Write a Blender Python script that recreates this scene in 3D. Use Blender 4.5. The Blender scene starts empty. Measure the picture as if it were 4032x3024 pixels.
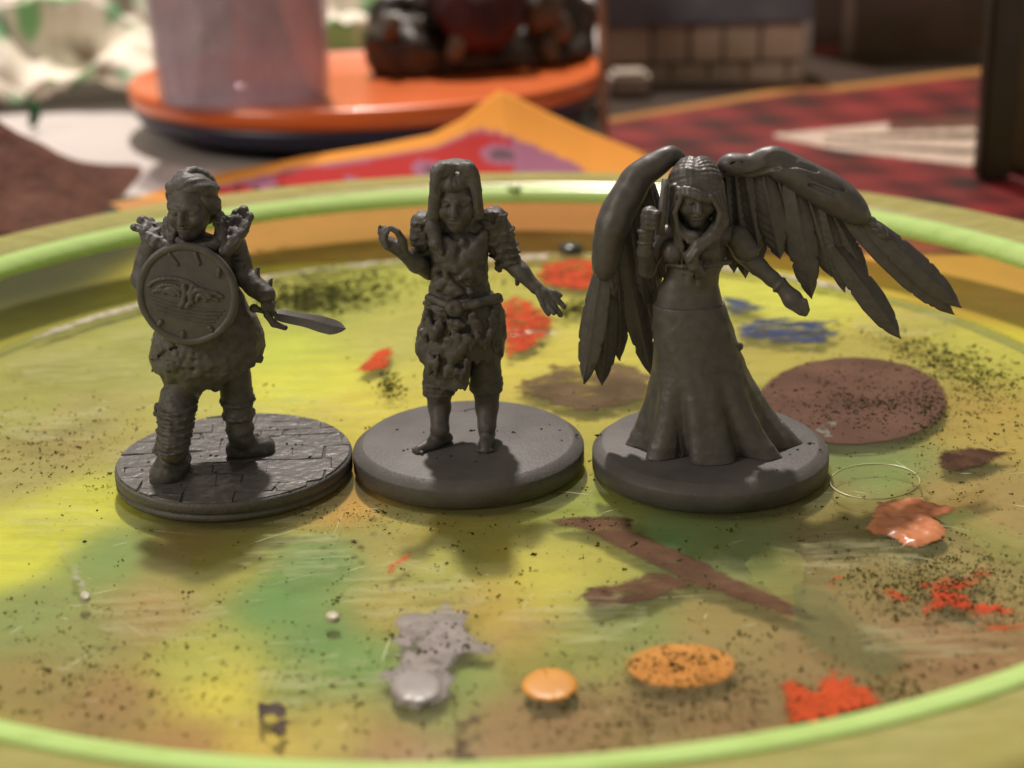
import bpy, bmesh, math, random
import numpy as np
from mathutils import Matrix, Vector
from mathutils.geometry import tessellate_polygon

MM = 0.001
rnd = random.Random(7)
nrng = np.random.default_rng(11)
scene = bpy.context.scene
COL = scene.collection

# ------------------------------------------------------------------ camera (all working lengths in millimetres, scene in metres)
IW, IH = 4032, 3024
FPX, CAMH, PITCH, ROLL, CAMY = 6000.0, 64.9, 0.350, -0.029, 157.15
_c, _s = math.cos(PITCH), math.sin(PITCH)
fw = np.array([0, _c, -_s]); up0 = np.array([0, _s, _c]); rt0 = np.array([1.0, 0, 0])
cr, sr = math.cos(ROLL), math.sin(ROLL)
RT = rt0 * cr + up0 * sr
UP = up0 * cr - rt0 * sr
CAM = np.array([0, -CAMY, CAMH])
cam = bpy.data.cameras.new('camera')
cam_ob = bpy.data.objects.new('camera', cam)
COL.objects.link(cam_ob)
M3 = Matrix([[RT[i], UP[i], -fw[i]] for i in range(3)])
cam_ob.matrix_world = Matrix.Translation(Vector(CAM * MM)) @ M3.to_4x4()
cam.sensor_width = 36
cam.lens = FPX / IW * 36
cam.clip_start = 0.005
cam.clip_end = 20
cam.dof.use_dof = True
cam.dof.focus_distance = 0.156
cam.dof.aperture_fstop = 25
scene.camera = cam_ob

# ------------------------------------------------------------------ light
world = bpy.data.worlds.new('World'); scene.world = world; world.use_nodes = True
bg = world.node_tree.nodes['Background']
bg.inputs[0].default_value = (1.0, 0.88, 0.72, 1); bg.inputs[1].default_value = 0.22
def area(name, loc, target, size, power, color):
    l = bpy.data.lights.new(name, 'AREA'); l.shape = 'DISK'; l.size = size; l.energy = power; l.color = color
    o = bpy.data.objects.new(name, l); COL.objects.link(o)
    o.location = loc
    o.rotation_euler = (Vector(target) - Vector(loc)).to_track_quat('-Z', 'Y').to_euler()
    return o
area('ceiling_lamp', (-0.10, 0.82, 1.35), (0, 0, 0), 0.075, 31, (1.0, 0.90, 0.82))
area('room_lamp', (-1.15, -0.55, 0.80), (0, 0, 0.01), 0.55, 8, (1.0, 0.87, 0.74))
scene.view_settings.view_transform = 'Standard'
scene.view_settings.look = 'None'
scene.view_settings.exposure = 0.15
scene.view_settings.gamma = 1.0
scene.cycles.transparent_max_bounces = 24
scene.cycles.max_bounces = 10
scene.cycles.caustics_reflective = False
scene.cycles.caustics_refractive = False

# ------------------------------------------------------------------ pixel -> place
def ray(px, py):
    d = fw + RT * ((px - IW / 2) / FPX) - UP * ((py - IH / 2) / FPX)
    return d
def on_y(px, py, y):
    d = ray(px, py); return CAM + d * ((y - CAM[1]) / d[1])
def on_z(px, py, z):
    d = ray(px, py); return CAM + d * ((z - CAM[2]) / d[2])

# ------------------------------------------------------------------ materials
def new_mat(name):
    m = bpy.data.materials.new(name); m.use_nodes = True
    return m, m.node_tree, m.node_tree.nodes, m.node_tree.links, m.node_tree.nodes['Principled BSDF']
def mat(name, color, rough=0.5, spec=0.5, var=0.0, vscale=300, bump=0.0, bscale=2000, var2=None, coat=0.0, detail=3):
    m, nt, N, L, b = new_mat(name)
    b.inputs['Roughness'].default_value = rough
    b.inputs['Specular IOR Level'].default_value = spec
    b.inputs['Coat Weight'].default_value = coat
    b.inputs['Base Color'].default_value = (*color, 1)
    tc = N.new('ShaderNodeTexCoord')
    if var or var2:
        n = N.new('ShaderNodeTexNoise'); n.inputs['Scale'].default_value = vscale; n.inputs['Detail'].default_value = 5
        L.new(tc.outputs['Object'], n.inputs['Vector'])
        r = N.new('ShaderNodeValToRGB')
        r.color_ramp.elements[0].position = 0.35; r.color_ramp.elements[1].position = 0.65
        c2 = var2 if var2 else tuple(min(1, c * (1 + var)) for c in color)
        c1 = color if var2 else tuple(c * (1 - var) for c in color)
        r.color_ramp.elements[0].color = (*c1, 1); r.color_ramp.elements[1].color = (*c2, 1)
        L.new(n.outputs['Fac'], r.inputs['Fac']); L.new(r.outputs['Color'], b.inputs['Base Color'])
    if bump:
        n = N.new('ShaderNodeTexNoise'); n.inputs['Scale'].default_value = bscale; n.inputs['Detail'].default_value = detail
        L.new(tc.outputs['Object'], n.inputs['Vector'])
        bp = N.new('ShaderNodeBump'); bp.inputs['Strength'].default_value = 1.0; bp.inputs['Distance'].default_value = bump * MM
        L.new(n.outputs['Fac'], bp.inputs['Height']); L.new(bp.outputs['Normal'], b.inputs['Normal'])
    return m
def feather_edge(m, k=1.0, amp=.9, scale=420):
    """paint thins out towards its outline: alpha follows the stored distance to the edge (mm), broken up by noise"""
    nt = m.node_tree; N = nt.nodes; L = nt.links; b = N['Principled BSDF']
    at = N.new('ShaderNodeAttribute'); at.attribute_name = 'edge'
    tc = N.new('ShaderNodeTexCoord'); n = N.new('ShaderNodeTexNoise'); n.inputs['Scale'].default_value = scale; n.inputs['Detail'].default_value = 7; n.inputs['Roughness'].default_value = .7
    L.new(tc.outputs['Object'], n.inputs['Vector'])
    a1 = N.new('ShaderNodeMath'); a1.operation = 'MULTIPLY_ADD'; a1.inputs[1].default_value = amp * 2; a1.inputs[2].default_value = -amp; L.new(n.outputs['Fac'], a1.inputs[0])
    a2 = N.new('ShaderNodeMath'); a2.operation = 'MULTIPLY_ADD'; a2.inputs[1].default_value = k; L.new(at.outputs['Fac'], a2.inputs[0]); L.new(a1.outputs[0], a2.inputs[2])
    mr = N.new('ShaderNodeMapRange'); mr.inputs['From Min'].default_value = -.10; mr.inputs['From Max'].default_value = .55; L.new(a2.outputs[0], mr.inputs['Value'])
    src = b.inputs['Alpha'].links[0].from_socket if b.inputs['Alpha'].links else None
    if src:
        mu = N.new('ShaderNodeMath'); mu.operation = 'MULTIPLY'; L.new(src, mu.inputs[0]); L.new(mr.outputs['Result'], mu.inputs[1]); L.new(mu.outputs[0], b.inputs['Alpha'])
    else: L.new(mr.outputs['Result'], b.inputs['Alpha'])
    return m
def add_alpha(m, scale, lo, hi, vec_scale=(1, 1, 1), amin=0.0, amax=1.0, rot=0.0):
    """worn, dry-brushed coverage: noise decides where the paint is missing"""
    nt = m.node_tree; N = nt.nodes; L = nt.links; b = N['Principled BSDF']
    tc = N.new('ShaderNodeTexCoord'); mp = N.new('ShaderNodeMapping'); mp.inputs['Scale'].default_value = vec_scale; mp.inputs['Rotation'].default_value = (0, 0, rot)
    n = N.new('ShaderNodeTexNoise'); n.inputs['Scale'].default_value = scale; n.inputs['Detail'].default_value = 6; n.inputs['Roughness'].default_value = .65
    L.new(tc.outputs['Object'], mp.inputs['Vector']); L.new(mp.outputs['Vector'], n.inputs['Vector'])
    mr = N.new('ShaderNodeMapRange'); mr.inputs['From Min'].default_value = lo; mr.inputs['From Max'].default_value = hi
    mr.inputs['To Min'].default_value = amin; mr.inputs['To Max'].default_value = amax
    L.new(n.outputs['Fac'], mr.inputs['Value']); L.new(mr.outputs['Result'], b.inputs['Alpha'])
    return m

PRIMER = mat('grey primer', (0.084, 0.079, 0.076), 0.52, 0.45, var=0.20, vscale=1100, bump=0.05, bscale=6500, detail=4)
PRIMER_SMOOTH = mat('grey primer smooth', (0.084, 0.079, 0.076), 0.42, 0.45, var=0.14, vscale=900, bump=0.02, bscale=7000)
PRIMER_ROUGH = mat('grey primer gritty', (0.080, 0.075, 0.071), 0.55, 0.5, var=0.12, vscale=900, bump=0.09, bscale=3200, detail=5)
STONE = mat('primed flagstone', (0.086, 0.081, 0.078), 0.40, 0.5, var=0.16, vscale=900, bump=0.34, bscale=650, detail=5)
BASEM = mat('primed base', (0.086, 0.081, 0.078), 0.55, 0.4, var=0.16, vscale=260, bump=0.06, bscale=2600, detail=8)
CHIP = mat('dark chip', (0.020, 0.017, 0.014), 0.6, 0.3, var=.4, vscale=900)

# ------------------------------------------------------------------ mesh helpers
def link(name, me, material, parent=None, smooth=True):
    o = bpy.data.objects.new(name, me); COL.objects.link(o)
    if parent: o.parent = parent
    if material: me.materials.append(material)
    if smooth and len(me.polygons):
        me.polygons.foreach_set('use_smooth', np.ones(len(me.polygons), dtype=bool))
    return o
def mesh_np(name, V, F):
    """V in mm (n,3); F (m,k) of one face size"""
    me = bpy.data.meshes.new(name)
    V = np.asarray(V, np.float32) * MM; F = np.asarray(F, np.int32)
    me.vertices.add(len(V)); me.vertices.foreach_set('co', V.ravel())
    k = F.shape[1]
    me.loops.add(F.size); me.loops.foreach_set('vertex_index', F.ravel())
    me.polygons.add(len(F))
    me.polygons.foreach_set('loop_start', np.arange(0, F.size, k, dtype=np.int32))
    me.polygons.foreach_set('loop_total', np.full(len(F), k, np.int32))
    me.update(calc_edges=True); me.validate()
    return me
def mesh_py(name, V, F):
    me = bpy.data.meshes.new(name)
    me.from_pydata([tuple(float(c) * MM for c in v) for v in V], [], F); me.update(); me.validate()
    return me
def tag(o, label, cat=None, group=None, kind=None):
    if label: o['label'] = label
    if cat: o['category'] = cat
    if group: o['group'] = group
    if kind: o['kind'] = kind
    return o
def empty(name, loc):
    o = bpy.data.objects.new(name, None); COL.objects.link(o); o.empty_display_size = 0.005
    o.location = Vector([float(c) * MM for c in loc]); return o
def prism(name, outline, z0, z1, material, parent=None, inset=0.0, smooth=False):
    """outline list of (x,y) mm (ccw or cw); slab from z0 to z1, top inset a little"""
    n = len(outline)
    P = np.array(outline, float)
    ar = 0.5 * np.sum(P[:, 0] * np.roll(P[:, 1], -1) - np.roll(P[:, 0], -1) * P[:, 1])
    if ar < 0: P = P[::-1]
    prev, nxt = np.roll(P, 1, 0), np.roll(P, -1, 0)
    t = nxt - prev; t /= np.linalg.norm(t, axis=1)[:, None] + 1e-9
    nin = np.stack([-t[:, 1], t[:, 0]], 1)
    T = P + nin * inset
    V = [(*p, z0) for p in P] + [(*p, z0 + (z1 - z0) * .6) for p in P] + [(*p, z1) for p in T]
    F = []
    for r in (0, 1):
        for i in range(n):
            j = (i + 1) % n; F.append((r * n + i, r * n + j, r * n + n + j, r * n + n + i))
    for tri in tessellate_polygon([[Vector((p[0], p[1], 0)) for p in T]]):
        a, b, c = tri
        A, B, C2 = T[a], T[b], T[c]
        if (B[0] - A[0]) * (C2[1] - A[1]) - (B[1] - A[1]) * (C2[0] - A[0]) < 0: b, c = c, b
        F.append((2 * n + a, 2 * n + b, 2 * n + c)); F.append((a, c, b))
    return link(name, mesh_py(name, V, F), material, parent, smooth)
def revolve(name, prof, seg, material, parent=None, closed=True, center=(0, 0), smooth=True):
    P = np.array(prof, float); n = len(P)
    a = np.linspace(0, 2 * np.pi, seg, endpoint=False)
    V = np.stack([center[0] + np.outer(np.cos(a), P[:, 0]), center[1] + np.outer(np.sin(a), P[:, 0]), np.tile(P[:, 1], (seg, 1))], -1).reshape(-1, 3)
    F = []
    m = n if closed else n - 1
    i = np.arange(seg); j = (i + 1) % seg
    for k in range(m):
        k2 = (k + 1) % n
        F.append(np.stack([i * n + k, j * n + k, j * n + k2, i * n + k2], 1))
    return link(name, mesh_np(name, V, np.concatenate(F)), material, parent, smooth)
def tube(name, pts, rad, material, parent=None, seg=8, cap=True):
    pts = [np.array(p, float) for p in pts]; n = len(pts)
    V = []; F = []
    ref = np.array([0, 0, 1.0])
    for i, p in enumerate(pts):
        t = pts[min(i + 1, n - 1)] - pts[max(i - 1, 0)]; t /= np.linalg.norm(t) + 1e-9
        r0 = ref if abs(t @ ref) < .95 else np.array([1.0, 0, 0])
        u = np.cross(t, r0); u /= np.linalg.norm(u); v = np.cross(t, u)
        r = rad[i] if hasattr(rad, '__len__') else rad
        for k in range(seg):
            a = 2 * math.pi * k / seg; V.append(p + (u * math.cos(a) + v * math.sin(a)) * r)
    for i in range(n - 1):
        for k in range(seg):
            k2 = (k + 1) % seg; F.append((i * seg + k, i * seg + k2, (i + 1) * seg + k2, (i + 1) * seg + k))
    if cap: F.append(tuple(range(seg))[::-1]); F.append(tuple((n - 1) * seg + k for k in range(seg)))
    return link(name, mesh_py(name, V, F), material, parent)

# ------------------------------------------------------------------ clay: signed distance sculpting + surface nets
def vnoise(P, scale, seed):
    """smooth value noise at points (n,3), result -1..1"""
    g = np.random.default_rng(seed).uniform(-1, 1, (16, 16, 16)).astype(np.float32)
    q = P / scale; i = np.floor(q).astype(int); f = q - i; f = f * f * (3 - 2 * f)
    r = 0
    for dx in (0, 1):
        for dy in (0, 1):
            for dz in (0, 1):
                w = (f[:, 0] if dx else 1 - f[:, 0]) * (f[:, 1] if dy else 1 - f[:, 1]) * (f[:, 2] if dz else 1 - f[:, 2])
                r = r + w * g[(i[:, 0] + dx) % 16, (i[:, 1] + dy) % 16, (i[:, 2] + dz) % 16]
    return r
def spline(pts, n=6):
    """smooth a chain of ((x,y,z), r) with Catmull-Rom"""
    A = np.array([[*p, r] for p, r in pts], float); A = np.concatenate([[2 * A[0] - A[1]], A, [2 * A[-1] - A[-2]]]); out = []
    for i in range(1, len(A) - 2):
        for k in range(n):
            t = k / n; a, b, c, d = A[i - 1:i + 3]
            out.append(.5 * (2 * b + (c - a) * t + (2 * a - 5 * b + 4 * c - d) * t * t + (3 * b - a - 3 * c + d) * t ** 3))
    out.append(A[-2])
    return [(q[:3], float(q[3])) for q in out]
def smin(a, b, k):
    if k <= 0: return np.minimum(a, b)
    h = np.maximum(k - np.abs(a - b), 0) / k
    return np.minimum(a, b) - h * h * k * 0.25
class Clay:
    def __init__(s, lo, hi, h):
        s.h = h; s.lo = np.array(lo, float) - 3 * h
        s.n = (np.ceil((np.array(hi, float) + 3 * h - s.lo) / h)).astype(int) + 1
        s.d = np.full(s.n, 9, np.float32)
        s.ax = [(s.lo[i] + h * np.arange(s.n[i])).astype(np.float32) for i in range(3)]
    def grid(s, lo, hi):
        sl = []
        for i in range(3):
            a = int(np.clip(math.floor((lo[i] - s.lo[i]) / s.h), 0, s.n[i])); b = int(np.clip(math.ceil((hi[i] - s.lo[i]) / s.h) + 1, 0, s.n[i]))
            sl.append(slice(a, b))
        return tuple(sl), s.ax[0][sl[0]][:, None, None], s.ax[1][sl[1]][None, :, None], s.ax[2][sl[2]][None, None, :]
    def put(s, fn, lo, hi, k, op='u'):
        m = k + 3 * s.h
        sl, X, Y, Z = s.grid(np.array(lo) - m, np.array(hi) + m)
        if min(s.d[sl].shape) == 0: return s
        p = fn(X, Y, Z)
        if op == 'u': s.d[sl] = smin(s.d[sl], p, k)
        elif op == 's': s.d[sl] = -smin(-s.d[sl], p, k)
        return s
    def cone(s, a, ra, b, rb, k=.3, op='u'):
        a = np.array(a, float); b = np.array(b, float); ab = b - a; l2 = ab @ ab + 1e-9; R = max(ra, rb)
        def fn(X, Y, Z):
            t = np.clip(((X - a[0]) * ab[0] + (Y - a[1]) * ab[1] + (Z - a[2]) * ab[2]) / l2, 0, 1)
            return np.sqrt((X - a[0] - ab[0] * t) ** 2 + (Y - a[1] - ab[1] * t) ** 2 + (Z - a[2] - ab[2] * t) ** 2) - (ra + (rb - ra) * t)
        return s.put(fn, np.minimum(a, b) - R, np.maximum(a, b) + R, k, op)
    def limb(s, pts, k=.3, op='u'):
        """pts: list of ((x,y,z), r)"""
        for (a, ra), (b, rb) in zip(pts[:-1], pts[1:]): s.cone(a, ra, b, rb, k, op)
        return s
    def ball(s, c, r, k=.3, op='u', R=None):
        c = np.array(c, float); r = np.array(r if hasattr(r, '__len__') else (r, r, r), float); m = r.max()
        def fn(X, Y, Z):
            x, y, z = X - c[0], Y - c[1], Z - c[2]
            if R is not None:
                x, y, z = (R[0, 0] * x + R[1, 0] * y + R[2, 0] * z, R[0, 1] * x + R[1, 1] * y + R[2, 1] * z, R[0, 2] * x + R[1, 2] * y + R[2, 2] * z)
            k0 = np.sqrt((x / r[0]) ** 2 + (y / r[1]) ** 2 + (z / r[2]) ** 2) + 1e-6
            k1 = np.sqrt((x / r[0] ** 2) ** 2 + (y / r[1] ** 2) ** 2 + (z / r[2] ** 2) ** 2) + 1e-6
            return k0 * (k0 - 1) / k1
        return s.put(fn, c - m, c + m, k, op)
    def box(s, c, hf, R=None, rr=.1, k=.1, op='u'):
        c = np.array(c, float); hf = np.array(hf, float) - rr; m = np.linalg.norm(hf) + rr
        def fn(X, Y, Z):
            x, y, z = X - c[0], Y - c[1], Z - c[2]
            if R is not None:
                x, y, z = (R[0, 0] * x + R[1, 0] * y + R[2, 0] * z, R[0, 1] * x + R[1, 1] * y + R[2, 1] * z, R[0, 2] * x + R[1, 2] * y + R[2, 2] * z)
            qx, qy, qz = np.abs(x) - hf[0], np.abs(y) - hf[1], np.abs(z) - hf[2]
            return np.sqrt(np.maximum(qx, 0) ** 2 + np.maximum(qy, 0) ** 2 + np.maximum(qz, 0) ** 2) + np.minimum(np.maximum(qx, np.maximum(qy, qz)), 0) - rr
        return s.put(fn, c - m, c + m, k, op)
    def drape(s, rows, fold=None, k=.2, zlo=None, shell=None):
        """rows: list of (z, cx, cy, rx, ry) top to bottom or any order; fold(theta, z)->added radius; zlo(X,Y)->hem height"""
        R = sorted(rows); zs = np.array([r[0] for r in R]); C = [np.array([r[i] for r in R]) for i in range(1, 5)]
        lo = (min(r[1] - r[3] for r in R) - 1.5, min(r[2] - r[4] for r in R) - 1.5, zs[0]); hi = (max(r[1] + r[3] for r in R) + 1.5, max(r[2] + r[4] for r in R) + 1.5, zs[-1])
        def fn(X, Y, Z):
            cx, cy, rx, ry = [np.interp(Z.ravel(), zs, c).astype(np.float32)[None, None, :] for c in C]
            u, v = (X - cx) / rx, (Y - cy) / ry
            q = np.sqrt(u * u + v * v) + 1e-5
            sc = np.minimum(rx, ry) * .5 + np.sqrt((rx * u / q) ** 2 + (ry * v / q) ** 2) * .5
            d = (q - 1) * sc
            th = np.arctan2(v, u)
            if fold is not None: d = d - fold(th, Z)
            d = d * .8
            bot = zs[0] if zlo is None else zlo(X, Y, th)
            d = np.maximum(d, np.maximum(bot - Z, Z - zs[-1]))
            return d
        return s.put(fn, lo, hi, k)
    def rough(s, amp, scale, seed=1, where=None):
        idx = np.argwhere(np.abs(s.d) < max(.5, 2.2 * s.h))
        P = s.lo + idx * s.h
        v = vnoise(P, scale, seed) * amp
        if where is not None: v = v * where(P)
        s.d[tuple(idx.T)] += v.astype(np.float32)
        return s
    def mesh(s, name):
        d = s.d; S = d < 0
        nx, ny, nz = np.array(d.shape) - 1
        c = np.zeros((nx, ny, nz), np.uint8)
        offs = [(i, j, k) for i in (0, 1) for j in (0, 1) for k in (0, 1)]
        for i, j, k in offs: c += S[i:i + nx, j:j + ny, k:k + nz]
        act = np.argwhere((c > 0) & (c < 8))
        vid = np.full((nx, ny, nz), -1, np.int32); vid[tuple(act.T)] = np.arange(len(act))
        cv = np.stack([d[act[:, 0] + i, act[:, 1] + j, act[:, 2] + k] for i, j, k in offs], 1)
        acc = np.zeros((len(act), 3)); cnt = np.zeros(len(act))
        O = np.array(offs)
        for a in range(8):
            for b in range(a + 1, 8):
                if np.abs(O[a] - O[b]).sum() != 1: continue
                va, vb = cv[:, a], cv[:, b]; m = (va < 0) != (vb < 0)
                t = np.where(m, va / np.where(m, va - vb, 1), 0)
                acc += m[:, None] * (O[a] + (O[b] - O[a]) * t[:, None]); cnt += m
        V = s.lo + (act + acc / cnt[:, None]) * s.h
        Fs = []
        for ax in range(3):
            A = [slice(None)] * 3; B = [slice(None)] * 3; A[ax] = slice(0, -1); B[ax] = slice(1, None)
            m = S[tuple(A)] != S[tuple(B)]
            e = np.argwhere(m)
            o1, o2 = [(1, 2), (2, 0), (0, 1)][ax]
            e = e[(e[:, o1] > 0) & (e[:, o2] > 0) & (e[:, o1] < d.shape[o1] - 1) & (e[:, o2] < d.shape[o2] - 1)]
            q = []
            for da, db in ((1, 1), (0, 1), (0, 0), (1, 0)):
                f = e.copy(); f[:, o1] -= da; f[:, o2] -= db; q.append(vid[tuple(f.T)])
            q = np.stack(q, 1)
            flip = ~S[tuple(e.T)]
            q[flip] = q[flip][:, ::-1]
            Fs.append(q)
        F = np.concatenate(Fs); F = F[(F >= 0).all(1)]
        return mesh_np(name, V, F), V
    def build(s, name, material, parent, T=None):
        me, V = s.mesh(name)
        if T is not None:
            Rm, t = T
            me.vertices.foreach_set('co', ((V @ np.array(Rm).T + np.array(t)) * MM).astype(np.float32).ravel()); me.update()
        return link(name, me, material, parent)
def rotm(rx=0, ry=0, rz=0):
    cx, sx, cy, sy, cz, sz = math.cos(rx), math.sin(rx), math.cos(ry), math.sin(ry), math.cos(rz), math.sin(rz)
    X = np.array([[1, 0, 0], [0, cx, -sx], [0, sx, cx]]); Y = np.array([[cy, 0, sy], [0, 1, 0], [-sy, 0, cy]]); Z = np.array([[cz, -sz, 0], [sz, cz, 0], [0, 0, 1]])
    return Z @ Y @ X
def head(v, c, s, R):
    """a face with brow, sockets, eyes, nose, lips, chin and ears; s = half the head height in mm, R its turn; looks along -y"""
    c = np.array(c, float)
    P = lambda x, y, z: c + R @ (np.array([x, y, z]) * s)
    v.ball(P(0, .10, .17), np.array([.73, .86, .82]) * s, .1, R=R)
    v.ball(P(0, -.14, -.40), np.array([.55, .60, .58]) * s, .3 * s, R=R)
    v.ball(P(0, -.52, -.80), .19 * s, .25 * s)
    for q in (-1, 1):
        v.ball(P(.36 * q, -.55, -.25), .22 * s, .25 * s)                       # cheek
        v.cone(P(.10 * q, -.77, .13), .09 * s, P(.46 * q, -.60, .14), .10 * s, .10 * s)   # brow
        v.ball(P(.30 * q, -.84, -.03), np.array([.21, .16, .11]) * s, .08 * s, 's', R)
        v.ball(P(.29 * q, -.655, -.03), .135 * s, .03 * s)
        v.cone(P(.16 * q, -.78, .03), .035 * s, P(.44 * q, -.69, .02), .035 * s, .03 * s)
        v.ball(P(.74 * q, .12, -.05), np.array([.10, .20, .26]) * s, .08 * s, R=R)
    v.cone(P(0, -.76, .10), .085 * s, P(0, -.94, -.28), .12 * s, .07 * s)
    for q in (-1, 1): v.ball(P(.10 * q, -.84, -.31), .075 * s, .05 * s)
    v.cone(P(-.20, -.70, -.50), .05 * s, P(0, -.78, -.475), .065 * s, .04 * s); v.cone(P(.20, -.70, -.50), .05 * s, P(0, -.78, -.475), .065 * s, .04 * s)
    v.cone(P(-.15, -.70, -.61), .06 * s, P(.15, -.70, -.61), .06 * s, .06 * s)
    v.cone(P(-.19, -.775, -.545), .025 * s, P(.19, -.775, -.545), .025 * s, .03 * s, 's')
    return P

# ------------------------------------------------------------------ setting: table and the sheet under the dish
TZ = -1.3
TABLE = mat('white table cover', (0.50, 0.455, 0.43), 0.6, 0.3, var=.05, vscale=12, bump=.15, bscale=60)
def quad_sheet(name, x0, x1, y0, y1, z, material):
    me = mesh_py(name, [(x0, y0, z), (x1, y0, z), (x1, y1, z), (x0, y1, z)], [(0, 1, 2, 3)])
    return link(name, me, material, None, False)
tb = bpy.data.meshes.new('table')
bm = bmesh.new(); bmesh.ops.create_cube(bm, size=1.0)
for v in bm.verts: v.co = Vector((v.co.x * 1.6, .35 + v.co.y * 1.5, (TZ * MM - .0125) + v.co.z * .025))
bm.to_mesh(tb); bm.free()
t = link('table', tb, TABLE, None, False); t['kind'] = 'structure'; t['label'] = 'white covered table top under everything'

# ------------------------------------------------------------------ figurines
BASES = [(-30.15, -5.1), (-4.92, -3.77), (20.93, -6.58)]
def BB(f, a, b):
    """box round everything between two pixel corners a=(px,py,dy) and b"""
    P = [f.J(px, py, dy) for px in (a[0], b[0]) for py in (a[1], b[1]) for dy in (a[2], b[2])]
    return np.min(P, 0), np.max(P, 0)
class Fig:
    def __init__(s, i, name, label):
        s.b = np.array([BASES[i][0], BASES[i][1], 0.06])
        s.root = empty(name, s.b); tag(s.root, label, 'figurine')
    def J(s, px, py, dy=0.0):
        return on_y(px, py, s.b[1] + dy) - s.b
    def G(s, px, py, z):
        return on_z(px, py, z + s.b[2]) - s.b
    def rows(s, table, cy=0.0, ratio=.75):
        out = []
        for r in table:
            py, l, rr = r[:3]; q = r[3] if len(r) > 3 else ratio; yy = r[4] if len(r) > 4 else cy
            a, b = s.J(l, py, yy), s.J(rr, py, yy)
            rx = (b[0] - a[0]) / 2
            out.append((.5 * (a[2] + b[2]), .5 * (a[0] + b[0]), yy, rx, rx * q))
        return out
def base_disc(f, t, material, bevel=.8):
    prof = [(0.0001, 0), (12.3, 0), (12.55, .12), (12.55, t - .95), (12.45, t - .75), (12.5 - bevel * 1.1, t - .05), (12.5 - bevel * 1.3, t), (0.0001, t)]
    return revolve('base', prof, 220, material, f.root, closed=False, smooth=False)
def grit(f, spots, parent, z):
    V = []; F = []
    for (px, py, sz) in spots:
        p = f.G(px, py, z)
        o = len(V); n = 6
        R = rotm(rnd.uniform(-.4, .4), rnd.uniform(-.4, .4), rnd.uniform(0, 6))
        for q in ((1, 0, 0), (-1, 0, 0), (0, .7, 0), (0, -.7, 0), (0, 0, .6), (0, 0, -.6)):
            V.append(p + R @ (np.array(q) * sz * rnd.uniform(.7, 1.3)))
        for a, b, c in ((0, 2, 4), (2, 1, 4), (1, 3, 4), (3, 0, 4), (2, 0, 5), (1, 2, 5), (3, 1, 5), (0, 3, 5)): F.append((o + a, o + b, o + c))
    o = link('grit', mesh_py('grit', V, F), CHIP, parent, False); o['kind'] = 'stuff'
    return o

# ================================================================== 1: warrior with round shield and short sword
f1 = Fig(0, 'warrior_figurine', 'dark grey primed warrior miniature with round embossed shield and short sword on flagstone base')
J, G = f1.J, f1.G
b1 = revolve('base', [(0.0001, 0), (12.4, 0), (12.62, .12), (12.65, .62), (12.5, .70), (12.42, .80), (12.55, .90), (12.65, 1.02), (12.65, 1.7), (12.5, 2.02), (0.0001, 2.02)], 220, PRIMER_ROUGH, f1.root, closed=False, smooth=False)
# flagstones
def clip_circle(poly, R, n=64):
    out = poly
    for k in range(n):
        a = 2 * math.pi * k / n; nx, ny = math.cos(a), math.sin(a); new = []
        for i in range(len(out)):
            p, q = out[i], out[(i + 1) % len(out)]
            dp, dq = p[0] * nx + p[1] * ny - R, q[0] * nx + q[1] * ny - R
            if dp <= 0: new.append(p)
            if dp * dq < 0:
                u = dp / (dp - dq); new.append((p[0] + (q[0] - p[0]) * u, p[1] + (q[1] - p[1]) * u))
        out = new
        if len(out) < 3: return None
    return out
y = -12.6
row = 0
while y < 12.6:
    hgt = rnd.uniform(1.7, 3.6); x = -13 - rnd.uniform(0, 3)
    while x < 13:
        w = rnd.uniform(2.6, 7.0)
        g = .015
        j = lambda: rnd.uniform(-.10, .26) if rnd.random() < .75 else rnd.uniform(-.1, .6)
        poly = [(x + g + j(), y + g + j()), (x + w * .5, y + g + j()), (x + w - g + j(), y + g + j()), (x + w - g + j(), y + hgt - g + j()), (x + w * .45, y + hgt - g + j()), (x + g + j(), y + hgt - g + j())]
        ang = .05
        poly = [(p[0] * math.cos(ang) - p[1] * math.sin(ang), p[0] * math.sin(ang) + p[1] * math.cos(ang)) for p in poly]
        poly = clip_circle(poly, 12.42)
        if poly and len(poly) >= 3:
            P = np.array(poly); ar = abs(0.5 * np.sum(P[:, 0] * np.roll(P[:, 1], -1) - np.roll(P[:, 0], -1) * P[:, 1]))
            if ar > .5: prism('flagstone', poly, 1.8, 2.19 + rnd.uniform(-.06, .07), STONE, b1, .07)
        x += w
    y += hgt; row += 1
T1 = 2.2
grit(f1, [(1065, 1683, .22), (1090, 1690, .2), (1180, 1712, .22), (1130, 1748, .25), (1165, 1750, .25), (1190, 1750, .18), (1220, 1800, .3), (830, 1795, .33), (850, 1797, .3), (790, 1798, .22), (820, 1745, .2), (585, 1820, .2), (850, 1860, .2), (1010, 1865, .2), (560, 1850, .2), (840, 1720, .15)], b1, T1)

body = Clay(*BB(f1, (480, 2000, -9), (1130, 660, 6)), .13)
# legs (viewer left leg forward, viewer right leg back)
lt = G(655, 1915, T1); la = J(683, 1765, lt[1] + 1.6); lk = J(700, 1600, -2.2); hp = J(735, 1440, -.6)
rt_ = G(930, 1805, T1); ra = J(945, 1700, rt_[1] + .1); rk = J(930, 1540, .2); hr = J(910, 1420, .2)
body.limb([(hp, 2.1), (J(722, 1510, -1.6), 1.85), (lk, 1.8), (J(697, 1680, -2.9), 1.5), (la, 1.2)], .4)
body.limb([(hr, 1.9), (J(925, 1490, .2), 1.65), (rk, 1.6), (J(938, 1600, .1), 1.4), (ra, 1.0)], .4)
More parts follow.
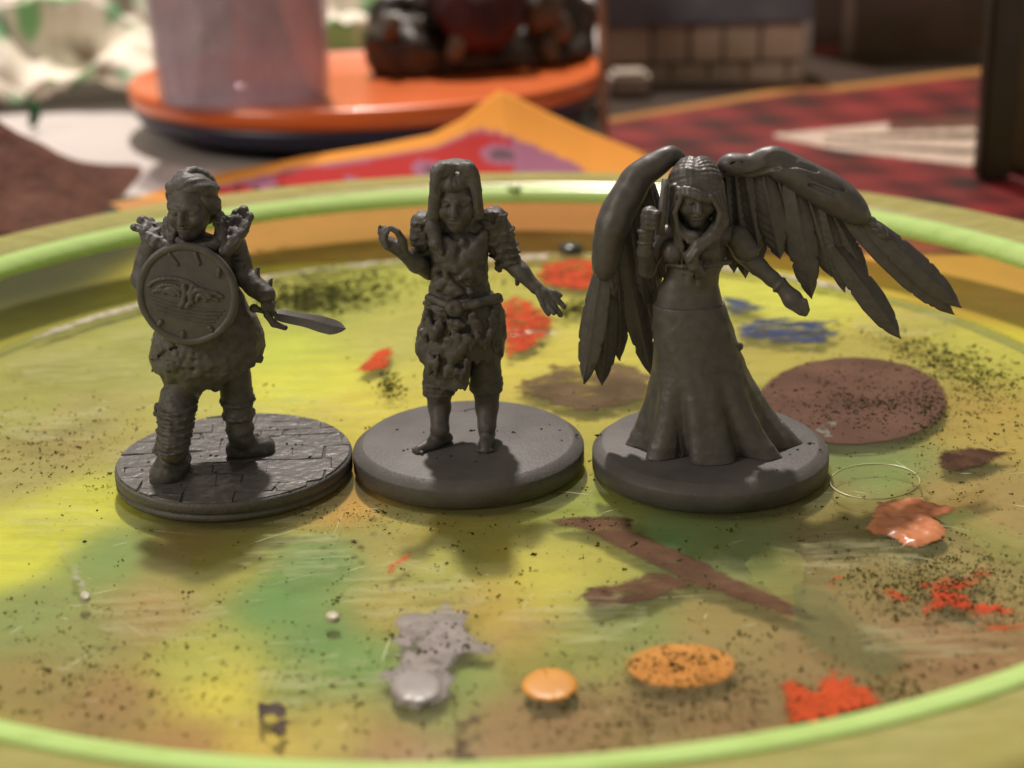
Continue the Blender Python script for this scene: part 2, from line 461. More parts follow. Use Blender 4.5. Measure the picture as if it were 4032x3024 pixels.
# torso, neck
body.limb([(J(815, 1330, -.2), 3.6), (J(790, 1180, 0), 2.9), (J(765, 1040, .3), 2.8)], .6)
body.limb([(J(620, 985, .4), 1.25), (J(765, 985, .3), 2.0), (J(915, 985, .4), 1.25)], .6)
body.limb([(J(762, 960, .2), 1.15), (J(757, 900, -.2), 1.05)], .3)
# arms
body.limb([(J(605, 960, .3), 1.3), (J(580, 1030, .2), 1.25), (J(558, 1100, -.3), 1.05), (J(600, 1160, -2.2), .95), (J(680, 1175, -3.0), .8)], .3)
for i in range(6):
    q = i / 5
    a = J(545 - 15 * q, 985 + 110 * q, .2 - .8 * q); b = J(640 - 30 * q, 970 + 115 * q, -.9 - .6 * q)
    body.cone(a + np.array([0, -1.0, 0]), .10, b + np.array([0, -.6, 0]), .10, .12, 's')
body.limb([(J(925, 965, .3), 1.2), (J(945, 1030, .1), 1.15), (J(965, 1095, -.2), 1.0), (J(1010, 1140, -1.1), .9), (J(1052, 1180, -2.0), .62)], .3)
for i in range(5):
    q = i / 4; a = J(905 + 15 * q, 985 + 90 * q, -.9); b = J(975 + 15 * q, 975 + 95 * q, -.9)
    body.cone(a, .09, b, .09, .1, 's')
# gripping hand
hc = J(1057, 1205, -2.3)
body.ball(hc, (.62, .62, .6), .2)
hd = J(1130, 1240, -2.6) - J(1000, 1210, -2.2); hd /= np.linalg.norm(hd)
for i in range(4):
    p = hc + hd * (i - 1.5) * .36
    body.limb([(p + np.array([0, .35, .35]), .2), (p + np.array([0, -.45, .30]), .21), (p + np.array([0, -.52, -.30]), .19), (p + np.array([0, .05, -.5]), .17)], .05)
body.limb([(hc + np.array([-.2, -.1, .4]), .22), (hc + np.array([.5, -.5, .45]), .2), (hc + np.array([.7, -.65, .1]), .17)], .08)
R1 = rotm(.06, .03, -.20)
hs = 3.15
hcn = J(752, 812, -.7)
head(body, hcn, hs, R1)
body.rough(.05, .9, 3)
body.build('body', PRIMER, f1.root)

# hair: short, swept back in strands
hair = Clay(hcn - 5, hcn + 5.4, .10)
P = lambda x, y, z: hcn + R1 @ (np.array([x, y, z]) * hs)
hair.ball(P(.03, .22, .28), np.array([.76, .82, .76]) * hs, .2, R=R1)
hair.ball(P(.10, .45, -.15), np.array([.72, .60, .62]) * hs, .3, R=R1)
hair.ball(P(-.08, -1.02, -.36), np.array([.66, .78, .72]) * hs, .12, 's', R1)
SW = [.77, .84, .80]
def sweep(a0, e0, a1, e1, r0, lift=0.0, k=.12, n=9):
    """one lock of hair over the skull between two directions (azimuth from the face, elevation, degrees)"""
    def u_(a, e): a, e = math.radians(a), math.radians(e); return np.array([math.sin(a) * math.cos(e), -math.cos(a) * math.cos(e), math.sin(e)])
    A, B = u_(a0, e0), u_(a1, e1); w = math.acos(max(-1, min(1, A @ B))); path = []
    for k_ in range(n):
        t = k_ / (n - 1); d = (A * math.sin((1 - t) * w) + B * math.sin(t * w)) / math.sin(w)
        path.append((P(*(d * np.array(SW) * (.97 + lift * math.sin(t * 3.14)) + np.array([.03, .20, .28]))), r0 * (.45 + .75 * math.sin(min(1, t * 1.6 + .25) * 1.57) * (1 - .5 * t))))
    hair.limb(path, k)
for i in range(14):
    q = i / 13
    sweep(-68 + 118 * q, 16 + 14 * math.sin(q * 3.1) + rnd.uniform(-3, 5), 30 + 110 * q + rnd.uniform(-8, 8), 66 - 62 * q + rnd.uniform(-5, 5), rnd.uniform(.28, .42), rnd.uniform(0, .09))
for i in range(9):
    q = i / 8
    sweep(-75 + 60 * q, 34 + 16 * q, 120 + 50 * q, 30 - 30 * q + rnd.uniform(-5, 5), rnd.uniform(.30, .44), rnd.uniform(0, .06))
for i in range(7):
    sweep(48 + 12 * i, 8 - 4 * i, 85 + 14 * i, -38, .40, .02)
for i in range(5):
    sweep(-70 - 12 * i, 18, -95 - 14 * i, -25, .38, .02)
sweep(-40, 22, -92, 30, .46, .05); sweep(-30, 30, -88, 22, .40, .06)
hair.rough(.03, .5, 8)
hair.build('hair', PRIMER, f1.root)

# coat with flared skirts
def fold1(th, Z):
    q = np.clip((9.5 - Z) / 6, 0, 1)
    return q * (.42 * np.abs(np.sin(th * 4.5 + 1.0)) - .2 + .16 * np.sin(th * 13 + Z * .4)).astype(np.float32)
coat = Clay(*BB(f1, (555, 1530, -7), (1080, 930, 6)), .13)
rows = f1.rows([(935, 690, 850, .7), (985, 620, 915, .62), (1060, 650, 925, .75), (1130, 655, 935, .78), (1190, 648, 965, .76), (1250, 625, 1010, .74), (1320, 598, 1038, .74), (1385, 590, 1044, .75), (1430, 600, 1032, .76), (1475, 625, 985, .78), (1510, 650, 960, .78)], -.2)
xl, xr = J(590, 1400)[0], J(1044, 1400)[0]
zh = [J(815, p)[2] for p in (1462, 1470, 1500, 1505, 1500, 1490, 1440, 1410)]
xh = [J(p, 1450)[0] for p in (590, 640, 700, 790, 850, 880, 960, 1044)]
def hem1(X, Y, th):
    return np.interp(X.ravel(), xh, zh).astype(np.float32)[:, None, None] + .35 * np.sin(X * 3.1) * np.cos(Y * 2.0) + .06 * (Y + 2)
coat.drape(rows, fold1, .2, hem1)
# overlapping front flap, belt of fur lumps and a lumpy pouch
coat.limb([(J(640, 1300, -3.4), .25), (J(690, 1370, -4.0), .22), (J(600, 1415, -2.6), .2)], .15)
coat.cone(J(655, 1385, -3.6), .12, J(800, 1335, -3.9), .12, .12, 's')
coat.cone(J(600, 1412, -2.6), .13, J(690, 1368, -4.0), .13, .12, 's')
for i in range(26):
    px, py = rnd.uniform(650, 790), rnd.uniform(1385, 1465)
    coat.ball(J(px, py, -3.55 - .5 * math.sin((px - 600) / 200 * 3)), rnd.uniform(.28, .5), .12)
for i in range(14):
    px, py = rnd.uniform(640, 800), rnd.uniform(1380, 1470)
    coat.ball(J(px, py, -4.6), rnd.uniform(.18, .28), .35, 's')
for i in range(40):
    x = rnd.uniform(600, 1035); py = np.interp(x, [600, 700, 850, 960, 1035], [1455, 1488, 1490, 1445, 1408])
    d = -3.3 * math.sqrt(max(0, 1 - ((x - 815) / 232) ** 2))
    coat.ball(J(x, py + rnd.uniform(-8, 6), d), rnd.uniform(.2, .36), .12)
coat.rough(.16, 1.1, 4).rough(.07, .45, 5)
coat.build('coat', PRIMER, f1.root)

# ruffled flaring pauldrons
def pauldron(root, tips, c0):
    lo = np.min([root] + [t[0] for t in tips], 0) - 1; hi = np.max([root] + [t[0] for t in tips], 0) + 1
    v = Clay(lo, hi, .09)
    for tp, r in tips:
        mid = (root + tp) * .5 + np.array([0, .25, -.2])
        v.limb([(root, .42), (mid, .45), (tp, r)], .28)
        v.ball(tp, r * 1.05, .3)
    for (ta, ra_), (tb_, rb_) in zip(tips[:-1], tips[1:]):
        v.cone((ta * .8 + root * .2), .34, (tb_ * .8 + root * .2), .34, .4); v.cone(ta, .24, tb_, .24, .3); v.cone((ta * .5 + root * .5), .36, (tb_ * .5 + root * .5), .36, .4)
        m_ = (ta + tb_) * .5; v.cone(m_ + np.array([0, -.7, .1]), .16, (m_ + root) * .5 + np.array([0, -.75, 0]), .12, .15, 's')
    v.rough(.16, .75, 9).rough(.06, .35, 10)
    return v.build('pauldron', PRIMER, f1.root)
pauldron(J(672, 968, -1.9), [(J(694, 885, -1.2), .34), (J(660, 868, -.4), .42), (J(625, 892, .5), .36), (J(592, 876, .9), .4), (J(556, 868, .5), .42), (J(536, 893, -.4), .42), (J(566, 930, -1.3), .38), (J(610, 965, -1.9), .36)], 0)
pauldron(J(885, 990, -2.1), [(J(852, 880, -1.6), .34), (J(862, 845, -.4), .42), (J(895, 868, .4), .4), (J(930, 842, .8), .42), (J(962, 830, .5), .45), (J(985, 855, -.2), .45), (J(965, 900, -1.1), .4), (J(930, 945, -1.8), .36)], 0)
# ragged chest plate under the collar
v = Clay(*BB(f1, (660, 1010, -4), (900, 920, 2)), .10)
v.limb([(J(705, 950, -1.7), .5), (J(760, 985, -2.4), .6), (J(850, 960, -1.9), .55), (J(868, 900, -.8), .45)], .3)
v.rough(.08, .5, 12); v.build('collar', PRIMER, f1.root)

# spiked bracer
v = Clay(*BB(f1, (930, 1220, -4), (1110, 1010, 2)), .10)
v.limb([(J(962, 1085, -.4), 1.12), (J(1005, 1130, -1.1), 1.12), (J(1048, 1162, -1.8), 1.0)], .2)
for (p, q) in (((968, 1070), (966, 1030)), ((1003, 1088), (1018, 1055)), ((1050, 1130), (1070, 1098)), ((1060, 1150), (1078, 1152))):
    v.cone(J(*p, -.7), .62, J(*q, -.6), .14, .15)
v.rough(.05, .5, 13)
v.build('bracer', PRIMER, f1.root)

# boots with banded greaves
def boot(ank, knee, toe, heel, sole_z, bands, r_top, r_ank, fs=1.0):
    lo = np.minimum(np.minimum(ank, knee), np.minimum(toe, heel)) - 2.6; hi = np.maximum(np.maximum(ank, knee), np.maximum(toe, heel)) + 2.6
    lo[2] = sole_z - .2
    v = Clay(lo, hi, .11)
    v.limb([(knee, r_top), (ank, r_ank)], .2)
    ny_ = 1 / max(.6, abs((knee - ank)[2]) / np.linalg.norm(knee - ank)); sl_ = (knee - ank)[1] / max(.1, (knee - ank)[2])
    for i in range(bands):
        q = (i + .5) / bands; c = knee * (1 - q) + ank * q; ax = (knee - ank) / np.linalg.norm(knee - ank)
        r = (r_top * (1 - q) + r_ank * q)
        for k in range(15):
            a = 2 * math.pi * k / 15; a2 = 2 * math.pi * (k + 1) / 15
            w = lambda a: c + np.array([math.cos(a) * r * 1.02, math.sin(a) * r * 1.02 * ny_, -.20 * math.cos(a + 1.57)])
            v.cone(w(a) , .22 + .05 * math.sin(i * 2.4), w(a2), .22 + .05 * math.sin(i * 2.4), .16)
    fz = sole_z
    mid = toe * .45 + heel * .55
    v.limb([(np.array([heel[0], heel[1], fz + .8]), 1.1 * fs), (np.array([mid[0], mid[1], fz + .85]), 1.22 * fs), (np.array([toe[0], toe[1], fz + .55]), 1.25 * fs)], .3)
    v.limb([(ank, r_ank), (np.array([mid[0], mid[1], fz + 1.0]), 1.0)], .4)
    dr = toe - heel; dr[2] = 0; dr /= np.linalg.norm(dr); sd = np.array([-dr[1], dr[0], 0])
    for u in (.15, .42, .68):
        p = toe * u + mid * (1 - u)
        v.limb([(np.array([p[0], p[1], fz + .8]) - sd * 1.2 * fs, .2), (np.array([p[0], p[1], fz + 1.95 * fs]), .22), (np.array([p[0], p[1], fz + .8]) + sd * 1.2 * fs, .2)], .1)
    v.put(lambda X, Y, Z: (Z - fz) + 0 * X + 0 * Y, lo, hi, 0, 'n')
    sl, X, Y, Z = v.grid(lo - 9, hi + 9); v.d[sl] = np.maximum(v.d[sl], fz - Z)
    for i in range(bands + 1):
        q = i / bands; c = knee * (1 - q) + ank * q; r = (r_top * (1 - q) + r_ank * q) + .16
        for k in range(15):
            a = 2 * math.pi * k / 15; a2 = 2 * math.pi * (k + 1) / 15
            w = lambda a: c + np.array([math.cos(a) * r * 1.03, math.sin(a) * r * 1.03 * ny_, -.20 * math.cos(a + 1.57)])
            v.cone(w(a), .15, w(a2), .15, .12, 's')
    v.rough(.06, .5, 21)
    v.build('boot', PRIMER, f1.root)
boot(la, J(702, 1570, -2.1), G(655, 1885, T1), G(700, 1835, T1), T1 - .05, 6, 1.95, 1.5, 1.35)
boot(ra + np.array([0, 0, -.4]), J(932, 1545, .2), G(1035, 1778, T1), G(935, 1795, T1), T1 - .05, 3, 1.75, 1.3, 1.1)
# knee studs and leg straps on the forward leg
v = Clay(*BB(f1, (590, 1860, -6), (660, 1580, 3)), .10)
v.ball(J(619, 1605, -2.2), (.35, .5, .55), .1); v.ball(J(615, 1628, -2.3), .35, .1)
v.limb([(J(640, 1600, -2.3), .3), (J(618, 1615, -2.2), .3)], .1)
v.build('knee_stud', PRIMER, f1.root)
v = Clay(*BB(f1, (580, 1850, -8), (660, 1700, 3)), .10)
v.limb([(J(640, 1700, -3.3), .25), (J(610, 1775, -3.6), .32), (J(640, 1800, -4.0), .3), (J(612, 1832, -4.2), .3)], .12)
v.rough(.05, .4, 2); v.build('ankle_strap', PRIMER, f1.root)

# round shield: dished disc, raised rim, embossed eye and streaks
SHR = 5.12
sh = Clay((-6, -6, -1), (6, 6, 1.2), .085)
sh.put(lambda X, Y, Z: np.maximum((np.sqrt(X * X + Y * Y) - SHR + .1), np.abs(Z - .25 + .0098 * (X * X + Y * Y)) - .32), (-6, -6, -1), (6, 6, 1), .05)
shield_R = np.stack([np.array([.985, .10, -.14]), np.array([.06, .02, 1.0]), np.array([0, 0, 0])], 1)
nrm = np.array([-.10, -.96, .10])          # face normal: towards the viewer, slightly to his left and up
xa = np.array([1.0, -.10, -.14]); xa -= nrm * (xa @ nrm) / (nrm @ nrm); xa /= np.linalg.norm(xa); nn = nrm / np.linalg.norm(nrm); ya = np.cross(nn, xa)
shield_R = np.stack([xa, ya, nn], 1)
shc = J(741, 1157, -4.6)
shield = sh.build('shield', PRIMER_SMOOTH, f1.root, (shield_R, shc))
rim = Clay((-6.2, -6.2, -1), (6.2, 6.2, 1.2), .085)
rim.put(lambda X, Y, Z: np.sqrt((np.sqrt(X * X + Y * Y) - SHR + .28) ** 2 * .8 + (Z - .22) ** 2) - .38, (-6.1, -6.1, -.6), (6.1, 6.1, .8), .02)
rim.rough(.03, .8, 4)
rim.build('rim', PRIMER_SMOOTH, shield, (shield_R, shc))
em = Clay((-5.4, -5.4, -.4), (5.4, 5.4, 1.0), .07)
zz = lambda x, y: .50 - .0098 * (x * x + y * y)
def stroke(pts, r=.14):
    r = r * 1.5
    em.limb([((x, y, zz(x, y) + .06), r) for x, y in pts], .08)
arc = lambda cx, cy, rx, ry, a0, a1, n=10: [(cx + rx * math.cos(math.radians(a0 + (a1 - a0) * i / n)), cy + ry * math.sin(math.radians(a0 + (a1 - a0) * i / n))) for i in range(n + 1)]
stroke(arc(-1.2, -.2, 2.9, 1.7, 160, 40), .16)
stroke(arc(-1.6, -.1, 1.5, .9, 170, 10), .15); stroke(arc(-1.5, -.1, .8, .5, 180, 0), .15)
stroke([(-3.4, -.1), (-2.6, .15), (-1.8, .1), (-1.2, -.1)], .17)
stroke([(-.3, .9), (-.15, .2), (-.25, -.7), (-.5, -1.2)], .2); stroke([(.55, .9), (.35, .2), (.5, -.6), (.2, -1.1)], .2)
stroke(arc(1.5, -.2, 1.0, .9, 20, 210), .2); stroke(arc(1.55, -.25, .45, .45, 0, 200), .16)
for i in range(4):
    stroke([(-3.8 + .3 * i, -.72 - .44 * i), (-2.2, -.95 - .42 * i), (0, -1.25 - .40 * i), (2.2, -1.3 - .40 * i), (3.9 - .3 * i, -1.1 - .42 * i)], .085)
for a in (118, 82, 44): 
    c_, s_ = math.cos(math.radians(a)), math.sin(math.radians(a)); stroke([(c_ * 4.3, s_ * 4.3), (c_ * 3.6 + .5, s_ * 3.4)], .17)
for a in (232, 268, 310):
    c_, s_ = math.cos(math.radians(a)), math.sin(math.radians(a)); stroke([(c_ * 4.3, s_ * 4.3), (c_ * 4.0, s_ * 4.0)], .2)
stroke([(2.2, .6), (3.0, .55), (3.6, .3)], .16); stroke([(2.2, .1), (3.2, -.1)], .14)
sl, X, Y, Z = em.grid((-9, -9, -9), (9, 9, 9)); em.d[sl] = np.maximum(em.d[sl], (.30 - .0098 * (X * X + Y * Y)) - Z)
em.build('emblem', PRIMER_SMOOTH, shield, (shield_R, shc))

# sword: pommel, grip, curved guard, leaf blade
sw = empty('sword', (0, 0, 0)); sw.parent = f1.root
pA, pB, pT = J(1000, 1214, -2.0), J(1085, 1238, -2.5), J(1362, 1293, -4.2)
v = Clay(np.minimum(pA, pB) - 1, np.maximum(pA, pB) + 1, .08)
v.limb([(pA, .42), (pA * .8 + pB * .2, .30), (pB, .30)], .1); v.ball(pA, .46, .1)
v.build('grip', PRIMER, sw)
v = Clay(*BB(f1, (1020, 1310, -4), (1145, 1180, -1)), .08)
v.limb([(J(1046, 1198, -2.4), .34), (J(1052, 1240, -2.6), .36), (J(1078, 1275, -2.7), .36), (J(1122, 1290, -2.8), .30)], .15)
v.build('guard', PRIMER, sw)
ax = pT - pB; Lb = np.linalg.norm(ax); ax /= Lb
wn = np.array([0, .62, .80]); wn -= ax * (wn @ ax); wn /= np.linalg.norm(wn); nb = np.cross(ax, wn)
V = []; F = []
NB = 20
for i in range(NB + 1):
    u = i / NB
    w = np.interp(u, [0, .15, .4, .65, .82, .93, 1], [.62, .70, .72, .88, .86, .55, .05])
    off = np.interp(u, [0, .5, .8, 1], [0, 0, -.15, -.05])
    c = pB + ax * Lb * u + wn * off
    th = .22 * (1 - .6 * u)
    V += [c + wn * w, c + nb * th + wn * w * .15, c - wn * w, c - nb * th + wn * w * .15]
for i in range(NB):
    for k in range(4):
        k2 = (k + 1) % 4; F.append((i * 4 + k, i * 4 + k2, i * 4 + 4 + k2, i * 4 + 4 + k))
F += [(0, 3, 2, 1), tuple(NB * 4 + k for k in range(4))]
link('blade', mesh_py('blade', V, F), PRIMER_SMOOTH, sw, False)

# ================================================================== 2: robed figure with open hands
f2 = Fig(1, 'robed_figurine', 'dark grey primed miniature with long straight hair, ragged tunic and both hands spread')
J, G = f2.J, f2.G
T2 = 2.8
b2 = base_disc(f2, T2, BASEM, .9)
grit(f2, [(1563, 1693, .25), (1590, 1774, .3), (1605, 1770, .2), (1780, 1617, .13), (1800, 1620, .1), (1815, 1620, .13), (1832, 1622, .12), (1855, 1697, .32), (1868, 1695, .25), (1958, 1697, .2), (2021, 1703, .35), (2132, 1690, .25), (2163, 1672, .2), (2205, 1695, .2), (2212, 1735, .2), (2270, 1713, .28), (1720, 1805, .2), (1775, 1797, .3), (1872, 1818, .22), (1668, 1703, .2), (1670, 1640, .08)], b2, T2)
tube('loose_hair_strand', [G(1825 + 18 * i, 1617 - 9 * math.sin(i / 6 * 3.1), T2 + .06) for i in range(7)], .035, CHIP, b2, 6)
body = Clay(*BB(f2, (1470, 1850, -8), (2250, 620, 6)), .13)
lf, rf = G(1725, 1775, T2), G(1915, 1755, T2)
hp = J(1770, 1330, 0); hr = J(1900, 1330, .2)
la, ra = J(1733, 1690, lf[1] + 1.2), J(1917, 1680, rf[1] + 1.0)
body.limb([(hp, 2.0), (J(1728, 1480, -.6), 1.65), (J(1728, 1535, -.7), 1.4), (J(1730, 1600, -.5), 1.18), (la, .95)], .4)
body.limb([(hr, 2.0), (J(1912, 1480, .1), 1.65), (J(1915, 1530, 0), 1.45), (J(1917, 1600, .3), 1.2), (ra, .95)], .4)
def foot(v, ank, toe, heel, fz):
    v.limb([(ank, .95), (np.array([*(heel[:2] * .7 + toe[:2] * .3), fz + .8]), .85), (np.array([*(toe[:2] * .6 + heel[:2] * .4), fz + .42]), .72), (np.array([*toe[:2], fz + .28]), .55)], .35)
    v.ball(np.array([*heel[:2], fz + .5]), .72, .3)
    d = (toe - heel)[:2]; d /= np.linalg.norm(d); sd = np.array([-d[1], d[0]])
    for k in range(5):
        p = toe[:2] + sd * (k - 2) * .34 + d * (.30 - .07 * abs(k - 1.5)); v.ball(np.array([*p, fz + .24]), .24, .1)
foot(body, la, G(1650, 1782, T2), G(1758, 1742, T2), T2)
foot(body, ra, G(1912, 1780, T2), G(1922, 1712, T2), T2)
sl, X, Y, Z = body.grid((-99, -99, -99), (99, 99, 99)); body.d[sl] = np.maximum(body.d[sl], T2 - .04 - Z)
body.limb([(J(1810, 1250, 0), 2.8), (J(1808, 1110, .1), 2.0), (J(1805, 980, .2), 1.9)], .6)
body.limb([(J(1690, 905, .2), 1.3), (J(1800, 910, .2), 1.6), (J(1935, 900, .2), 1.3)], .5)
body.limb([(J(1795, 900, 0), 1.05), (J(1793, 850, -.2), 1.0)], .3)
# viewer-left arm raised, viewer-right arm held out
body.limb([(J(1668, 905, .3), 1.15), (J(1665, 1000, .8), 1.05), (J(1690, 1065, .3), .95), (J(1640, 1036, -1.6), .98), (J(1592, 1000, -2.6), .66)], .3)
pw = J(1590, 1000, -2.6); pc = J(1563, 975, -2.8)
body.limb([(pw, .62), (pc, .72), (J(1532, 960, -2.8), .66), (J(1514, 944, -2.8), .55)], .25)
fing = [[(1540, 960), (1510, 945), (1497, 918), (1496, 892)], [(1530, 965), (1502, 940), (1503, 912), (1512, 895)], [(1525, 968), (1508, 940), (1512, 912), (1523, 900)], [(1522, 972), (1515, 948), (1518, 925), (1526, 915)]]
for i, fg in enumerate(fing):
    body.limb([(J(*p, -2.3 - .42 * i), .34 - .03 * k) for k, p in enumerate(fg)], .06)
body.limb([(J(1590, 978, -3.0), .46), (J(1585, 948, -3.3), .42), (J(1565, 914, -3.5), .36), (J(1538, 897, -3.5), .29)], .12)
body.limb([(J(1940, 895, .2), 1.35), (J(1965, 960, .2), 1.35), (J(1995, 1015, .2), 1.2)], .3)
body.limb([(J(1995, 1015, .1), 1.0), (J(2050, 1070, -.6), .92), (J(2108, 1130, -1.2), .66)], .3)
body.limb([(J(2108, 1130, -1.2), .60), (J(2140, 1155, -1.5), .62), (J(2160, 1172, -1.6), .58)], .25)
for fg in ([(2145, 1145, -1.4), (2180, 1150, -1.5), (2207, 1163, -1.7)], [(2155, 1155, -1.6), (2195, 1180, -1.9), (2222, 1207, -2.1)], [(2155, 1170, -1.7), (2185, 1210, -2.1), (2206, 1240, -2.3)], [(2145, 1175, -1.8), (2165, 1210, -2.3), (2181, 1232, -2.6)]):
    body.limb([(J(*p), .36 - .04 * k) for k, p in enumerate(fg)], .07)
body.limb([(J(2120, 1155, -1.8), .34), (J(2138, 1200, -2.2), .28), (J(2160, 1238, -2.4), .23)], .1)
R2 = rotm(.10, 0, -.06); hs = 3.25; hcn = J(1795, 775, -.75)
head(body, hcn, hs, R2)
body.rough(.06, .8, 3)
body.build('body', PRIMER, f2.root)

# straight hair with a flat parted crown
hair = Clay(*BB(f2, (1640, 1010, -6), (1950, 610, 6)), .11)
rowsH = f2.rows([(634, 1745, 1830, 1.1), (645, 1706, 1866, 1.25), (665, 1696, 1873, 1.36), (700, 1692, 1873, 1.42), (735, 1692, 1874, 1.36), (780, 1689, 1888, 1.1), (815, 1686, 1900, .9), (850, 1690, 1902, .85), (900, 1700, 1892, .75)], .3)
def foldH(th, Z): return (.07 * np.sin(th * 22 + .6 * np.sin(Z * .8)) * np.clip((33.0 - Z) / 3, .15, 1)).astype(np.float32)
hair.drape(rowsH, foldH, .15)
hair.box(J(1795, 845, -4.6), (2.45, 3.0, 2.4), None, .9, .45, 's')
hair.limb([(J(1803, 645, -2.9), .14), (J(1800, 690, -3.6), .16), (J(1800, 735, -3.7), .12)], .3, 's')
hair.limb([(J(1700, 850, -1.8), .65), (J(1705, 900, -2.2), .75), (J(1715, 960, -2.7), .62), (J(1738, 995, -2.9), .3)], .25)
for o_, r_ in ((0, .46), (13, .36), (24, .26)):
    hair.limb(spline([(J(1796 - o_ * .3, 655 + o_ * .6, -3.2), r_ * .8), (J(1745 + o_ * .4, 660 + o_, -3.3), r_), (J(1716 + o_ * .6, 695 + o_, -3.2), r_), (J(1710 + o_ * .5, 770, -3.0), r_), (J(1706 + o_ * .4, 850, -2.6), r_ * 1.1)], 4), .18)
    hair.limb(spline([(J(1804 + o_ * .3, 655 + o_ * .6, -3.2), r_ * .8), (J(1848 - o_ * .4, 660 + o_, -3.3), r_), (J(1870 - o_ * .6, 695 + o_, -3.1), r_), (J(1880 - o_ * .5, 770, -2.8), r_), (J(1886 - o_ * .4, 850, -2.2), r_ * 1.1)], 4), .18)
hair.ball(hcn + R2 @ (np.array([0, -.13, .62]) * hs), np.array([.60, .72, .42]) * hs, .5, R=R2)
for q in (-.45, -.25, 0, .22, .42): hair.limb([(hcn + R2 @ (np.array([q * .5, -.72, .92]) * hs), .07), (hcn + R2 @ (np.array([q, -.86, .62]) * hs), .08), (hcn + R2 @ (np.array([q * 1.1, -.80, .32]) * hs), .06)], .14, 's')
hair.rough(.07, .7, 8).rough(.03, .3, 9)
hair.build('hair', PRIMER, f2.root)

# fur tunic
tun = Clay(*BB(f2, (1590, 1540, -6), (2040, 880, 6)), .12)
rowsT = f2.rows([(890, 1740, 1870, .8), (930, 1690, 1925, .68), (990, 1690, 1925, .72), (1060, 1694, 1922, .74), (1110, 1695, 1920, .74), (1145, 1690, 1930, .74), (1185, 1676, 1966, .74), (1230, 1664, 1990, .74), (1300, 1645, 1992, .74), (1350, 1634, 1988, .74), (1400, 1645, 1984, .76), (1450, 1668, 1975, .78), (1500, 1680, 1965, .8)], 0)
xh = [J(p, 1450)[0] for p in (1626, 1650, 1665, 1700, 1760, 1830, 1848, 1860, 1900, 1950, 1990)]
zh = [J(1800, p)[2] for p in (1370, 1385, 1410, 1478, 1500, 1492, 1470, 1392, 1388, 1410, 1416)]
def hem2(X, Y, th): return np.interp(X.ravel(), xh, zh).astype(np.float32)[:, None, None] + .28 * np.sin(X * 5.1 + 1) * np.cos(Y * 3) + .05 * (Y + 2)
def fold2(th, Z):
    q = np.clip((14.5 - Z) / 8, 0, 1)
    return (q * .22 * np.sin(th * 8 + .5)).astype(np.float32)
tun.drape(rowsT, fold2, .2, hem2)
tun.ball(J(1750, 990, -1.6), 1.15, 1.0); tun.ball(J(1868, 990, -1.5), 1.15, 1.0); tun.limb([(J(1715, 920, -1.6), .45), (J(1770, 1000, -2.5), .4), (J(1800, 1060, -2.5), .4), (J(1850, 1000, -2.4), .4), (J(1905, 920, -1.5), .45)], .4)
for i in range(95):
    px, py = rnd.uniform(1660, 1985), rnd.uniform(1225, 1480)
    if py > np.interp(px, [1626, 1665, 1700, 1760, 1830, 1850, 1900, 1990], [1360, 1400, 1465, 1485, 1480, 1385, 1375, 1405]): continue
    cx = 1815; hw = 172
    d = -4.15 * math.sqrt(max(.02, 1 - ((px - cx) / hw) ** 2)) * (.88 if py < 1290 else 1)
    a = J(px, py, d); b = J(px + rnd.uniform(-10, 10), py + rnd.uniform(22, 48), d)
    tun.cone(a, rnd.uniform(.22, .38), b, rnd.uniform(.10, .16), .35, 'u')
for i in range(60):
    px, py = rnd.uniform(1705, 1905), rnd.uniform(940, 1160)
    d = -2.45 * math.sqrt(max(.02, 1 - ((px - 1807) / 120) ** 2)); a = J(px, py, d); b = J(px + rnd.uniform(-16, 16), py + rnd.uniform(10, 34), d)
    tun.cone(a, rnd.uniform(.26, .42), b, rnd.uniform(.10, .18), .4, 'u')
tun.rough(.13, .9, 5).rough(.06, .4, 6)
tun.build('tunic', PRIMER_ROUGH, f2.root)
# belt with round buckle
v = Clay(*BB(f2, (1630, 1270, -6), (2030, 1140, 6)), .10)
for k in range(40):
    a0, a1 = 2 * math.pi * k / 40, 2 * math.pi * (k + 1) / 40
    q = lambda a: J(1822 + 146 * math.cos(a), 1186 - 6 * math.cos(a), 2.75 * math.sin(a)) + np.array([0, 0, .35 * math.sin(a) * .3])
    v.cone(q(a0), .30, q(a1), .30, .1)
v.limb([(J(1690, 1172, -1.8), .45), (J(1760, 1200, -3.0), .45)], .2); v.limb([(J(1960, 1172, -1.6), .5), (J(1880, 1195, -3.0), .5), (J(1830, 1205, -3.3), .45)], .2)
v.rough(.08, .6, 14)
belt = v.build('belt', PRIMER, f2.root)
v = Clay(*BB(f2, (1740, 1265, -6), (1840, 1165, -1)), .09)
v.ball(J(1790, 1216, -3.5), (.98, .62, .95), .1); v.ball(J(1790, 1216, -4.3), (.55, .4, .5), .15, 's')
v.rough(.06, .5, 15); v.build('buckle', PRIMER, belt)
